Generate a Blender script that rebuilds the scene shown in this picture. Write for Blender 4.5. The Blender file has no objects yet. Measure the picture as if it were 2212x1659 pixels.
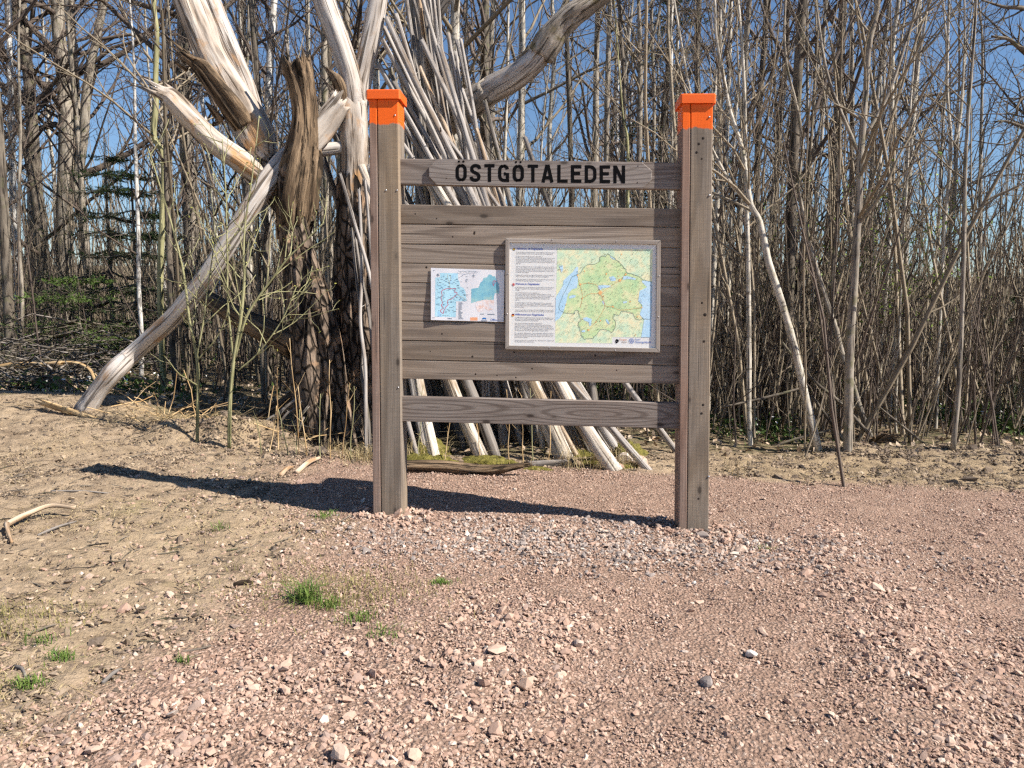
import bpy, bmesh, math, random
import numpy as np
from mathutils import Matrix, Vector

sc = bpy.context.scene
# ------------------------------------------------------------------ camera, sky, sun, exposure
FPX, CX, CY = 1670.5, 1106.0, 829.5          # focal length and centre in units of a 2212 px wide frame
CAM_H, PITCH, ROLL = 1.10, math.radians(6.5), math.radians(0.5)
cam_data = bpy.data.cameras.new('camera')
cam = bpy.data.objects.new('camera', cam_data)
sc.collection.objects.link(cam)
cam_data.sensor_width = 36.0
cam_data.lens = 36.0 * FPX / 2212.0
cam_data.clip_start = 0.05
cam_data.clip_end = 600.0
RM = Matrix.Rotation(math.pi / 2 - PITCH, 3, 'X') @ Matrix.Rotation(ROLL, 3, 'Z')
cam.matrix_world = Matrix.Translation((0, 0, CAM_H)) @ RM.to_4x4()
sc.camera = cam

SUN_TRAVEL = Vector((-0.93, 0.35, -1.0)).normalized()
SUN_EL = math.asin(-SUN_TRAVEL.z)
SUN_AZ = math.atan2(-SUN_TRAVEL.x, -SUN_TRAVEL.y)      # clockwise from +Y
world = bpy.data.worlds.new('World')
sc.world = world
world.use_nodes = True
wn = world.node_tree
for n_ in list(wn.nodes):
    wn.nodes.remove(n_)
w_out = wn.nodes.new('ShaderNodeOutputWorld')
w_bg = wn.nodes.new('ShaderNodeBackground')
w_sky = wn.nodes.new('ShaderNodeTexSky')
w_sky.sky_type = 'NISHITA'
w_sky.sun_disc = False
w_sky.sun_elevation = SUN_EL
w_sky.sun_rotation = SUN_AZ
w_sky.air_density = 1.0
w_sky.dust_density = 0.0
w_sky.ozone_density = 6.0
w_bg.inputs['Strength'].default_value = 0.065
wn.links.new(w_sky.outputs[0], w_bg.inputs[0])
wn.links.new(w_bg.outputs[0], w_out.inputs[0])

sun_data = bpy.data.lights.new('sun', 'SUN')
sun_data.energy = 5.0
sun_data.angle = math.radians(0.5)
sun_data.color = (1.0, 0.93, 0.83)
sun = bpy.data.objects.new('sun', sun_data)
sun.rotation_euler = SUN_TRAVEL.to_track_quat('-Z', 'Y').to_euler()
sun.location = (8, -4, 9)
sc.collection.objects.link(sun)

sc.view_settings.view_transform = 'Standard'
sc.view_settings.look = 'None'
sc.view_settings.gamma = 1.0
sc.view_settings.use_curve_mapping = False
sc.view_settings.exposure = 0.93
sc.render.engine = 'CYCLES'
sc.cycles.max_bounces = 3
sc.cycles.diffuse_bounces = 2
sc.cycles.glossy_bounces = 2
sc.cycles.use_denoising = False
sc.cycles.use_adaptive_sampling = True
sc.cycles.adaptive_threshold = 0.03
sc.cycles.adaptive_min_samples = 16
sc.cycles.pixel_filter_type = 'BLACKMAN_HARRIS'
sc.cycles.filter_width = 1.4

# ------------------------------------------------------------------ helpers
rng = np.random.default_rng(7)
RN = np.array(RM)
CAMP = np.array((0.0, 0.0, CAM_H))


def ray(u, v):
    d = RN @ np.array(((u - CX) / FPX, -(v - CY) / FPX, -1.0))
    return d / d[1]


def W(u, v, y):
    """the point at distance y in front of the viewpoint that lies on the line of sight (u, v)"""
    return CAMP + ray(u, v) * y


def s2l(c):
    return tuple(((x / 12.92) if x <= 0.04045 else ((x + 0.055) / 1.055) ** 2.4) for x in c)


def rgb(r, g, b):
    return s2l((r / 255, g / 255, b / 255))


def _hash(ix, iy, iz, seed):
    h = (ix * 374761393 + iy * 668265263 + iz * 2147483647 + seed * 1274126177) & 0xFFFFFFFF
    h = ((h ^ (h >> 13)) * 1274126177) & 0xFFFFFFFF
    h = ((h ^ (h >> 16)) * 2246822519) & 0xFFFFFFFF
    return ((h ^ (h >> 15)) & 0xFFFF) / 65535.0


def vn(P, seed=0):
    """smooth value noise in -1..1 at points P (..., 3)"""
    P = np.asarray(P, float)
    i = np.floor(P).astype(np.int64)
    f = P - i
    f = f * f * (3 - 2 * f)
    x, y, z = i[..., 0], i[..., 1], i[..., 2]
    fx, fy, fz = f[..., 0], f[..., 1], f[..., 2]
    r = 0
    for dx in (0, 1):
        for dy in (0, 1):
            for dz in (0, 1):
                w = (fx if dx else 1 - fx) * (fy if dy else 1 - fy) * (fz if dz else 1 - fz)
                r = r + w * _hash(x + dx, y + dy, z + dz, seed)
    return r * 2 - 1


def vn2(x, y, k, seed=0):
    return vn(np.stack([np.asarray(x, float) * k, np.asarray(y, float) * k, np.zeros_like(np.asarray(x, float))], -1), seed)


def sstep(a, b, x):
    t = np.clip((np.asarray(x, float) - a) / (b - a), 0, 1)
    return t * t * (3 - 2 * t)


# terrain: falls gently to the right, banks along the edge of the wood, a wooded rise far behind
def zg(x, y):
    x = np.asarray(x, float)
    y = np.asarray(y, float)
    z = -0.24 * np.tanh(x / 8.0)
    z = z + 0.020 * vn2(x, y, 0.8, 1) + 0.009 * vn2(x, y, 3.1, 2) + 0.004 * vn2(x, y, 9.0, 3)
    z = z + 0.15 * np.exp(-(((x + 1.95) / 0.60) ** 2 + ((y - 5.40) / 0.26) ** 2)) * (1 + 0.6 * vn2(x, y, 7, 5))
    z = z + 0.05 * np.exp(-(((x + 1.05) / 0.5) ** 2 + ((y - 4.95) / 0.22) ** 2)) * (1 + 0.6 * vn2(x, y, 6, 6))
    ridge = np.exp(-(((y - 5.95 + 0.05 * x) / 0.22) ** 2)) * sstep(1.9, 2.6, x)
    z = z + ridge * (0.05 + 0.06 * np.clip(vn2(x, y, 2.3, 8) + 0.2, 0, 1))
    z = z + 0.06 * np.exp(-(((y - 7.1) / 0.5) ** 2)) * sstep(-2.6, -3.4, x)
    # rut of loose gravel thrown up on the near right
    z = z + 0.022 * np.exp(-(((x - 1.25 - 0.22 * (y - 2.4)) / 0.16) ** 2)) * sstep(4.2, 3.2, y)
    z = z + 0.020 * np.exp(-(((x + 0.1 - 0.5 * (y - 2.0)) / 0.22) ** 2)) * sstep(3.0, 2.3, y)
    z = z + 0.030 * np.exp(-(((x - 0.1) / 0.85) ** 2 + ((y - 3.62) / 0.2) ** 2))
    z = z - 0.17 * np.exp(-(((x + 1.15) / 0.85) ** 2 + ((y - 5.8) / 0.42) ** 2))
    z = z + 0.15 * sstep(-1.9, -3.2, x) * sstep(4.5, 5.9, y) * sstep(7.1, 6.3, y)
    far = np.clip(y - 16, 0, 70)
    z = z + 0.055 * far * sstep(0, 20, far) + 0.25 * vn2(x, y, 0.13, 4) * sstep(9, 18, y)
    return z


def G(u, v):
    r = ray(u, v)
    y = 5.0
    lo, hi = 1.0, 60.0
    for k in range(50):
        y = 0.5 * (lo + hi)
        p = CAMP + r * y
        if p[2] > float(zg(p[0], p[1])):
            lo = y
        else:
            hi = y
    p = CAMP + r * y
    p[2] = float(zg(p[0], p[1]))
    return p


class Buf:
    """collects vertices, quads and triangles for ONE mesh"""

    def __init__(self):
        self.V, self.Q, self.T, self.Gc, self.Ti = [], [], [], [], []
        self.qm, self.tm = [], []
        self.n = 0

    def add(self, V, Q=None, T=None, g=None, tint=None, mat=0):
        V = np.asarray(V, float).reshape(-1, 3)
        self.V.append(V)
        self.Gc.append(V if g is None else np.asarray(g, float).reshape(-1, 3))
        self.Ti.append(np.full(len(V), 0.5) if tint is None else np.broadcast_to(np.asarray(tint, float), (len(V),)))
        if Q is not None and len(Q):
            self.Q.append(np.asarray(Q, np.int64) + self.n)
            self.qm.append(np.full(len(Q), mat))
        if T is not None and len(T):
            self.T.append(np.asarray(T, np.int64) + self.n)
            self.tm.append(np.full(len(T), mat))
        self.n += len(V)

    def mesh(self, name, mats, smooth=False, origin=(0, 0, 0)):
        V = np.concatenate(self.V) - np.asarray(origin, float)
        Q = np.concatenate(self.Q) if self.Q else np.zeros((0, 4), np.int64)
        T = np.concatenate(self.T) if self.T else np.zeros((0, 3), np.int64)
        me = bpy.data.meshes.new(name)
        me.vertices.add(len(V))
        me.vertices.foreach_set('co', V.astype(np.float32).ravel())
        me.loops.add(len(Q) * 4 + len(T) * 3)
        me.polygons.add(len(Q) + len(T))
        me.loops.foreach_set('vertex_index', np.concatenate([Q.ravel(), T.ravel()]).astype(np.int32))
        st = np.concatenate([np.arange(len(Q)) * 4, len(Q) * 4 + np.arange(len(T)) * 3]).astype(np.int32)
        me.polygons.foreach_set('loop_start', st)
        mi = np.concatenate([np.concatenate(self.qm) if self.qm else np.zeros(0), np.concatenate(self.tm) if self.tm else np.zeros(0)])
        for m in (mats if isinstance(mats, (list, tuple)) else [mats]):
            me.materials.append(m)
        me.polygons.foreach_set('material_index', mi.astype(np.int32))
        me.polygons.foreach_set('use_smooth', np.full(len(Q) + len(T), bool(smooth)))
        a = me.attributes.new('g', 'FLOAT_VECTOR', 'POINT')
        a.data.foreach_set('vector', np.concatenate(self.Gc).astype(np.float32).ravel())
        a = me.attributes.new('tint', 'FLOAT', 'POINT')
        a.data.foreach_set('value', np.concatenate(self.Ti).astype(np.float32))
        me.update(calc_edges=True)
        return me


def tag(o, label=None, cat=None, group=None, kind=None):
    if label:
        o['label'] = label
    if cat:
        o['category'] = cat
    if group:
        o['group'] = group
    if kind:
        o['kind'] = kind
    return o


def link(name, me, parent=None, loc=(0, 0, 0)):
    o = bpy.data.objects.new(name, me)
    sc.collection.objects.link(o)
    o.location = loc
    if parent is not None:
        o.parent = parent
    return o


def empty(name, loc, label=None, cat=None, group=None, rz=0.0, scale=1.0):
    e = bpy.data.objects.new(name, None)
    sc.collection.objects.link(e)
    e.empty_display_size = 0.1
    e.location = loc
    e.rotation_euler = (0, 0, rz)
    e.scale = (scale,) * 3
    return tag(e, label, cat, group)


def part(name, buf, mats, parent, smooth=False, label=None):
    """a mesh in world coordinates hung under an unrotated Empty or mesh (origin kept at the parent's base)"""
    root = np.array(parent.location) if parent.parent is None else np.array(parent.parent.location)
    o = link(name, buf.mesh(name, mats, smooth, root), parent)
    if label:
        o['label'] = label
    return o


def single(name, buf, mats, base, label=None, cat=None, group=None, kind=None, smooth=False):
    o = link(name, buf.mesh(name, mats, smooth, base), None, tuple(base))
    return tag(o, label, cat, group, kind)


# ------------------------------------------------------------------ tubes
def batch_tubes(P, R, sides=4, tip=True):
    """P (N,K,3), R (N,K) -> vertices, quads, straightened coordinates"""
    P = np.asarray(P, float)
    R = np.asarray(R, float)
    N, K = R.shape
    T = np.gradient(P, axis=1)
    T /= np.linalg.norm(T, axis=2, keepdims=True) + 1e-9
    m = P[:, -1] - P[:, 0]
    m /= np.linalg.norm(m, axis=1, keepdims=True) + 1e-9
    ref = np.where(np.abs(m[:, 2:3]) < 0.8, np.array([[0, 0, 1.0]]), np.array([[1.0, 0, 0]]))
    n1 = np.cross(T, ref[:, None, :])
    n1 /= np.linalg.norm(n1, axis=2, keepdims=True) + 1e-9
    n2 = np.cross(T, n1)
    th = np.arange(sides) * 2 * np.pi / sides
    c, s = np.cos(th), np.sin(th)
    V = P[:, :, None, :] + R[:, :, None, None] * (c[None, None, :, None] * n1[:, :, None, :] + s[None, None, :, None] * n2[:, :, None, :])
    L = np.concatenate([np.zeros((N, 1)), np.cumsum(np.linalg.norm(np.diff(P, axis=1), axis=2), axis=1)], 1)
    off = rng.uniform(-20, 20, (N, 1, 1, 3))
    g = np.stack([np.broadcast_to(L[:, :, None], (N, K, sides)), R[:, :, None] * c, R[:, :, None] * s], -1) + off
    idx = (np.arange(N)[:, None, None] * K + np.arange(K - 1)[None, :, None]) * sides
    j = np.arange(sides)[None, None, :]
    jn = (np.arange(sides) + 1) % sides
    a = idx + j
    b = idx + jn[None, None, :]
    Q = np.stack([a, b, b + sides, a + sides], -1).reshape(-1, 4)
    return V.reshape(-1, 3), Q, g.reshape(-1, 3)


def smooth_path(pts, n):
    """Catmull-Rom through rows of pts (any width), n samples"""
    p = np.asarray(pts, float)
    if len(p) == 2:
        t = np.linspace(0, 1, n)[:, None]
        return p[0] * (1 - t) + p[1] * t
    q = np.vstack([2 * p[0] - p[1], p, 2 * p[-1] - p[-2]])
    m = len(p) - 1
    out = []
    for t in np.linspace(0, m, n):
        i = min(int(t), m - 1)
        f = t - i
        a, b, c, d = q[i], q[i + 1], q[i + 2], q[i + 3]
        out.append(0.5 * ((2 * b) + (-a + c) * f + (2 * a - 5 * b + 4 * c - d) * f * f + (-a + 3 * b - 3 * c + d) * f ** 3))
    return np.array(out)


def limb(buf, P, R, sides=16, seg=0.04, amp=0.10, freq=(2.5, 18.0), seed=0, jag0=0.0, jag1=0.0, flute=0.0, mat=0, cap0=True, cap1=True, knots=0, fiber=0.05):
    """one hero tube: uneven bark or wood, optionally with splintered ends"""
    P = np.asarray(P, float)
    R = np.asarray(R, float)
    ln = float(np.sum(np.linalg.norm(np.diff(P, axis=0), axis=1)))
    n = max(4, int(ln / seg) + 2)
    S = smooth_path(np.column_stack([P, R]), n)
    P, R = S[:, :3], np.maximum(S[:, 3], 0.002)
    T = np.gradient(P, axis=0)
    T /= np.linalg.norm(T, axis=1, keepdims=True)
    nrm = np.zeros_like(P)
    ref = np.array((0, -1.0, 0.0)) if abs(T[0][1]) < 0.9 else np.array((1.0, 0, 0))
    v = ref - T[0] * ref.dot(T[0])
    nrm[0] = v / np.linalg.norm(v)
    for i in range(1, n):
        v = nrm[i - 1] - T[i] * nrm[i - 1].dot(T[i])
        nrm[i] = v / np.linalg.norm(v)
    bin_ = np.cross(T, nrm)
    th = np.arange(sides) * 2 * np.pi / sides
    c, s = np.cos(th), np.sin(th)
    L = np.concatenate([[0], np.cumsum(np.linalg.norm(np.diff(P, axis=0), axis=1))])
    rr = np.maximum(R[:, None], 0.01)
    g = np.stack([np.broadcast_to(L[:, None], (n, sides)), R[:, None] * c, R[:, None] * s], -1)
    gn = np.stack([L[:, None] * freq[0] + 0 * c, c * 1.0 + 0 * L[:, None], s + 0 * L[:, None]], -1)
    f = 1 + amp * vn(gn * np.array((1, 1.4, 1.4)) + seed * 7.3, seed) + 0.5 * amp * vn(gn * np.array((2.7, 3.6, 3.6)) + seed, seed + 1)
    if flute:
        f = f + flute * vn(np.stack([L[:, None] * 0.7 + 0 * c, c * 3.2 + 0 * L[:, None], s * 3.2 + 0 * L[:, None]], -1) + 3 * seed, seed + 2)
    if sides >= 20:
        f = f + fiber * vn(np.stack([L[:, None] * 2.2 + 0 * c, c * 8.5 + 0 * L[:, None], s * 8.5 + 0 * L[:, None]], -1) + 5 * seed, seed + 4)
        f = f - 1.6 * fiber * np.clip(vn(np.stack([L[:, None] * 1.1 + 0 * c, c * 5.5 + 0 * L[:, None], s * 5.5 + 0 * L[:, None]], -1) + 9 * seed, seed + 6) - 0.35, 0, 1)
    for k in range(knots):
        r_ = np.random.default_rng(seed * 31 + k)
        kl, kt = r_.uniform(0.1, 0.9) * ln, r_.uniform(0, 2 * np.pi)
        d2 = ((L[:, None] - kl) / (1.4 * rr)) ** 2 + ((np.angle(np.exp(1j * (th[None, :] - kt)))) / 0.5) ** 2
        f = f + 0.22 * np.exp(-d2 * 2)
    V = P[:, None, :] + (R[:, None] * f)[..., None] * (c[None, :, None] * nrm[:, None, :] + s[None, :, None] * bin_[:, None, :])
    r2 = np.random.default_rng(seed + 99)
    if jag1:
        V[-1] += T[-1] * (np.abs(r2.normal(0, 1, sides)) * jag1)[:, None]
        V[-2] += T[-2] * (r2.uniform(-0.2, 0.4, sides) * jag1)[:, None]
    if jag0:
        V[0] -= T[0] * (np.abs(r2.normal(0, 1, sides)) * jag0)[:, None]
    j = np.arange(sides)
    jn = (j + 1) % sides
    Q = np.concatenate([np.stack([i * sides + j, i * sides + jn, (i + 1) * sides + jn, (i + 1) * sides + j], -1) for i in range(n - 1)])
    Vf, gf = V.reshape(-1, 3), (g + seed * 3.1).reshape(-1, 3)
    Tt = []
    nv = len(Vf)
    if cap0:
        Vf = np.vstack([Vf, P[0] + T[0] * jag0 * 0.6])
        gf = np.vstack([gf, g[0].mean(0) + seed * 3.1])
        Tt.append(np.stack([np.full(sides, nv), jn, j], -1))
        nv += 1
    if cap1:
        Vf = np.vstack([Vf, P[-1] - T[-1] * jag1 * 0.6])
        gf = np.vstack([gf, g[-1].mean(0) + seed * 3.1])
        b0 = (n - 1) * sides
        Tt.append(np.stack([np.full(sides, nv), b0 + j, b0 + jn], -1))
    buf.add(Vf, Q, np.concatenate(Tt) if Tt else None, gf, 0.5, mat)


def plimb(buf, pts, **kw):
    """limb given by rows (u, v, distance, width in frame units)"""
    P = np.array([W(u, v, y) for u, v, y, w in pts])
    R = np.array([0.5 * w * y / FPX for u, v, y, w in pts])
    limb(buf, P, R, **kw)
    return P


# ------------------------------------------------------------------ materials
class Mat:
    def __init__(self, name):
        self.m = bpy.data.materials.new(name)
        self.m.use_nodes = True
        self.t = self.m.node_tree
        self.b = self.t.nodes['Principled BSDF']
        self.b.inputs['Specular IOR Level'].default_value = 0.25

    def new(self, kind, **kw):
        n = self.t.nodes.new(kind)
        for k, v in kw.items():
            setattr(n, k, v)
        return n

    def put(self, sock, v):
        if isinstance(v, bpy.types.NodeSocket):
            self.t.links.new(v, sock)
        elif isinstance(v, (tuple, list)) and len(v) == 3 and sock.type == 'RGBA':
            sock.default_value = (*v, 1.0)
        else:
            sock.default_value = v

    def attr(self, name, out='Vector'):
        return self.new('ShaderNodeAttribute', attribute_name=name).outputs[out]

    def mapv(self, vec, scale=(1, 1, 1), loc=(0, 0, 0)):
        n = self.new('ShaderNodeMapping')
        self.put(n.inputs[0], vec)
        n.inputs['Scale'].default_value = scale
        n.inputs['Location'].default_value = loc
        return n.outputs[0]

    def noise(self, vec, scale=1.0, detail=4, rough=0.55, dist=0.0):
        n = self.new('ShaderNodeTexNoise')
        self.put(n.inputs['Vector'], vec)
        n.inputs['Scale'].default_value = scale
        n.inputs['Detail'].default_value = detail
        n.inputs['Roughness'].default_value = rough
        n.inputs['Distortion'].default_value = dist
        return n.outputs[0]

    def voro(self, vec, scale=1.0, feature='F1', out=0, rand=1.0):
        n = self.new('ShaderNodeTexVoronoi', feature=feature)
        self.put(n.inputs['Vector'], vec)
        n.inputs['Scale'].default_value = scale
        n.inputs['Randomness'].default_value = rand
        return n.outputs[out]

    def ramp(self, fac, stops, interp='LINEAR'):
        n = self.new('ShaderNodeValToRGB')
        self.put(n.inputs[0], fac)
        cr = n.color_ramp
        cr.interpolation = interp
        while len(cr.elements) < len(stops):
            cr.elements.new(0.5)
        for e, (p, c) in zip(cr.elements, stops):
            e.position = p
            e.color = (*(c if isinstance(c, (tuple, list)) else (c, c, c)), 1.0)
        return n.outputs[0]

    def mix(self, f, a, b, blend='MIX'):
        n = self.new('ShaderNodeMix', data_type='RGBA', blend_type=blend)
        self.put(n.inputs[0], f)
        self.put(n.inputs[6], a)
        self.put(n.inputs[7], b)
        return n.outputs[2]

    def math(self, op, a, b=0.0, clamp=False):
        n = self.new('ShaderNodeMath', operation=op, use_clamp=clamp)
        self.put(n.inputs[0], a)
        self.put(n.inputs[1], b)
        return n.outputs[0]

    def bump(self, h, strength=0.5, dist=0.01, normal=None):
        n = self.new('ShaderNodeBump')
        self.put(n.inputs['Height'], h)
        n.inputs['Strength'].default_value = strength
        n.inputs['Distance'].default_value = dist
        if normal is not None:
            self.put(n.inputs['Normal'], normal)
        return n.outputs[0]

    def done(self, color, rough=0.85, normal=None):
        self.put(self.b.inputs['Base Color'], color)
        self.put(self.b.inputs['Roughness'], rough)
        if normal is not None:
            self.put(self.b.inputs['Normal'], normal)
        return self.m


ORD = 'first second third fourth fifth sixth seventh eighth ninth tenth eleventh twelfth thirteenth fourteenth fifteenth sixteenth seventeenth eighteenth nineteenth twentieth twenty-first twenty-second twenty-third twenty-fourth'.split()


def plain(name, c, rough=0.6, spec=0.25, metal=0.0):
    m = Mat(name)
    m.b.inputs['Specular IOR Level'].default_value = spec
    m.b.inputs['Metallic'].default_value = metal
    return m.done(c, rough)


def wood_mat(name, lo, mid, hi, brown=None, ring=7.0, patch=0.6, knots=True, saw=False, tinted=True, swirls=None):
    """weathered sawn softwood: grain runs along g.x"""
    m = Mat(name)
    g = m.attr('g')
    fine = m.noise(m.mapv(g, (3.0, 190, 190)), 1.0, 3, 0.6)
    base = m.ramp(fine, [(0.25, lo), (0.5, mid), (0.75, hi)])
    con = m.noise(m.mapv(g, (0.55, 5.5, 5.5)), 1.0, 1.5, 0.4, 0.25)
    if swirls:
        sx_ = m.new('ShaderNodeSeparateXYZ')
        m.put(sx_.inputs[0], g)
        dd = None
        for (x0, y0, a_, b_) in swirls:
            ex_ = m.math('POWER', m.math('DIVIDE', m.math('SUBTRACT', sx_.outputs[0], x0), a_), 2.0)
            ey_ = m.math('POWER', m.math('DIVIDE', m.math('SUBTRACT', sx_.outputs[1], y0), b_), 2.0)
            de = m.math('SQRT', m.math('ADD', ex_, ey_))
            dd = de if dd is None else m.math('MINIMUM', dd, de)
        con = m.math('ADD', dd, m.math('MULTIPLY', con, 0.9))
        ring = 3.4
    rings = m.math('SINE', m.math('MULTIPLY', con, ring * 6.2832))
    rmask = m.ramp(rings, [(0.15, 0.0), (0.95, 1.0)])
    col = m.mix(m.math('MULTIPLY', rmask, 0.62), base, lo)
    if brown:
        pn = m.noise(m.mapv(g, (1.6, 5, 5)), 1.0, 4, 0.6)
        col = m.mix(m.math('MULTIPLY', m.ramp(pn, [(0.42, 0.0), (0.68, 1.0)]), patch), col, brown)
    if knots:
        kv = m.voro(m.mapv(g, (4.6, 10.0, 10.0)), 1.0)
        km = m.ramp(kv, [(0.06, 1.0), (0.11, 0.0)])
        col = m.mix(km, col, tuple(x * 0.35 for x in lo))
        halo = m.ramp(kv, [(0.10, 0.35), (0.22, 0.0)])
        col = m.mix(halo, col, lo)
    crack = m.noise(m.mapv(g, (1.3, 60, 60)), 1.0, 2, 0.5)
    cm = m.ramp(crack, [(0.70, 0.0), (0.74, 1.0)])
    col = m.mix(m.math('MULTIPLY', cm, 0.75), col, tuple(x * 0.3 for x in lo))
    tn = m.math('ADD', m.math('MULTIPLY', m.attr('tint', 'Fac'), 0.62), 0.66) if tinted else 1.0
    if tinted:
        hv = m.new('ShaderNodeHueSaturation')
        m.put(hv.inputs['Value'], tn)
        m.put(hv.inputs['Color'], col)
        col = hv.outputs[0]
    h = m.math('SUBTRACT', m.math('ADD', fine, m.math('MULTIPLY', rmask, -0.6)), m.math('MULTIPLY', cm, 1.2))
    if saw:
        sw = m.noise(m.mapv(g, (210, 12, 12)), 1.0, 1, 0.5)
        h = m.math('ADD', h, m.math('MULTIPLY', sw, 0.5))
        col = m.mix(m.math('MULTIPLY', m.ramp(sw, [(0.35, 0.0), (0.65, 1.0)]), 0.22), col, lo)
    return m.done(col, 0.82, m.bump(h, 0.45, 0.0012))


def bark_mat(name, dark, mid, light, sx=2.5, sr=26.0, spots=None, bump=0.6, dist=0.012, bands=None, rough=0.9, plates=None):
    """bark or bare dead wood on straightened limb coordinates g"""
    m = Mat(name)
    g = m.attr('g')
    n1 = m.noise(m.mapv(g, (sx, sr, sr)), 1.0, 5, 0.62)
    n2 = m.noise(m.mapv(g, (sx * 0.8, sr * 0.25, sr * 0.25)), 1.0, 3, 0.6)
    col = m.ramp(n1, [(0.34, dark), (0.47, mid), (0.64, light)])
    col = m.mix(m.ramp(n2, [(0.40, 0.0), (0.66, 0.55)]), col, light)
    n3 = m.noise(m.mapv(g, (sx * 0.7, sr * 2.0, sr * 2.0), (9, 9, 9)), 1.0, 2, 0.5)
    cr = m.ramp(n3, [(0.37, 1.0), (0.42, 0.0)])
    col = m.mix(m.math('MULTIPLY', cr, 0.85), col, tuple(x * 0.55 for x in dark))
    if plates:
        vd = m.voro(m.mapv(g, plates), 1.0, 'DISTANCE_TO_EDGE')
        pc = m.ramp(vd, [(0.02, 1.0), (0.12, 0.0)])
        col = m.mix(pc, col, tuple(x * 0.5 for x in dark))
        cr = m.math('ADD', cr, pc)
    n1 = m.math('SUBTRACT', n1, m.math('MULTIPLY', cr, 0.5))
    if spots:
        sp = m.noise(m.mapv(g, (sx * 1.6, sr * 0.35, sr * 0.35), (5, 5, 5)), 1.0, 4, 0.6)
        col = m.mix(m.ramp(sp, [(0.55, 0.0), (0.66, 0.85)]), col, spots)
    if bands:
        bn = m.noise(m.mapv(g, (38, 14, 14)), 1.0, 2, 0.5)
        col = m.mix(m.ramp(bn, [(0.62, 0.0), (0.68, 0.8)]), col, bands)
    return m.done(col, rough, m.bump(n1, bump, dist))
# ------------------------------------------------------------------ ground
def _bx(pts):
    w = np.array([W(u, v, 1.0) - CAMP for u, v in pts])
    ys = CAM_H / (-w[:, 2] - 0.03 * w[:, 0])
    return ys, w[:, 0] * ys


_by, _bxx = _bx([(60, 1659), (200, 1560), (330, 1470), (500, 1400), (610, 1290), (640, 1200), (700, 1135), (640, 1080), (600, 1045), (640, 1010)])
_o = np.argsort(_by)
_by, _bxx = _by[_o], _bxx[_o]


def gravel_mask(x, y):
    xb = np.interp(y, _by, _bxx)
    d = x - xb + 0.22 * vn2(x, y, 1.6, 21) + 0.08 * vn2(x, y, 5, 22)
    m = sstep(-0.22, 0.22, d)
    yb = 4.92 + 0.10 * vn2(x, y, 1.2, 23) + 0.06 * vn2(x, y, 5, 25)
    return m * sstep(0.12, -0.12, y - yb)


def forest_mask(x, y):
    e = np.where(x > 0.5, 5.68, 5.05)
    e = np.where(x < -1.6, 5.35 + (-1.6 - x) * 0.55, e)
    e = np.where(x < -4.6, 7.0, e)
    return sstep(-0.15, 0.25, y - e + 0.2 * vn2(x, y, 1.5, 24))


def clay_mask(x, y):
    return sstep(1.2, 1.7, x) * sstep(4.7, 5.0, y) * sstep(5.75, 5.55, y) * sstep(4.6, 3.2, x)


def axis(lo, hi, step, grow, lo_far, hi_far):
    a = list(np.arange(lo, hi, step))
    s = step
    while a[-1] < hi_far:
        s *= grow
        a.append(a[-1] + s)
    s = step
    while a[0] > lo_far:
        s *= grow
        a.insert(0, a[0] - s)
    return np.array(a)


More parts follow.
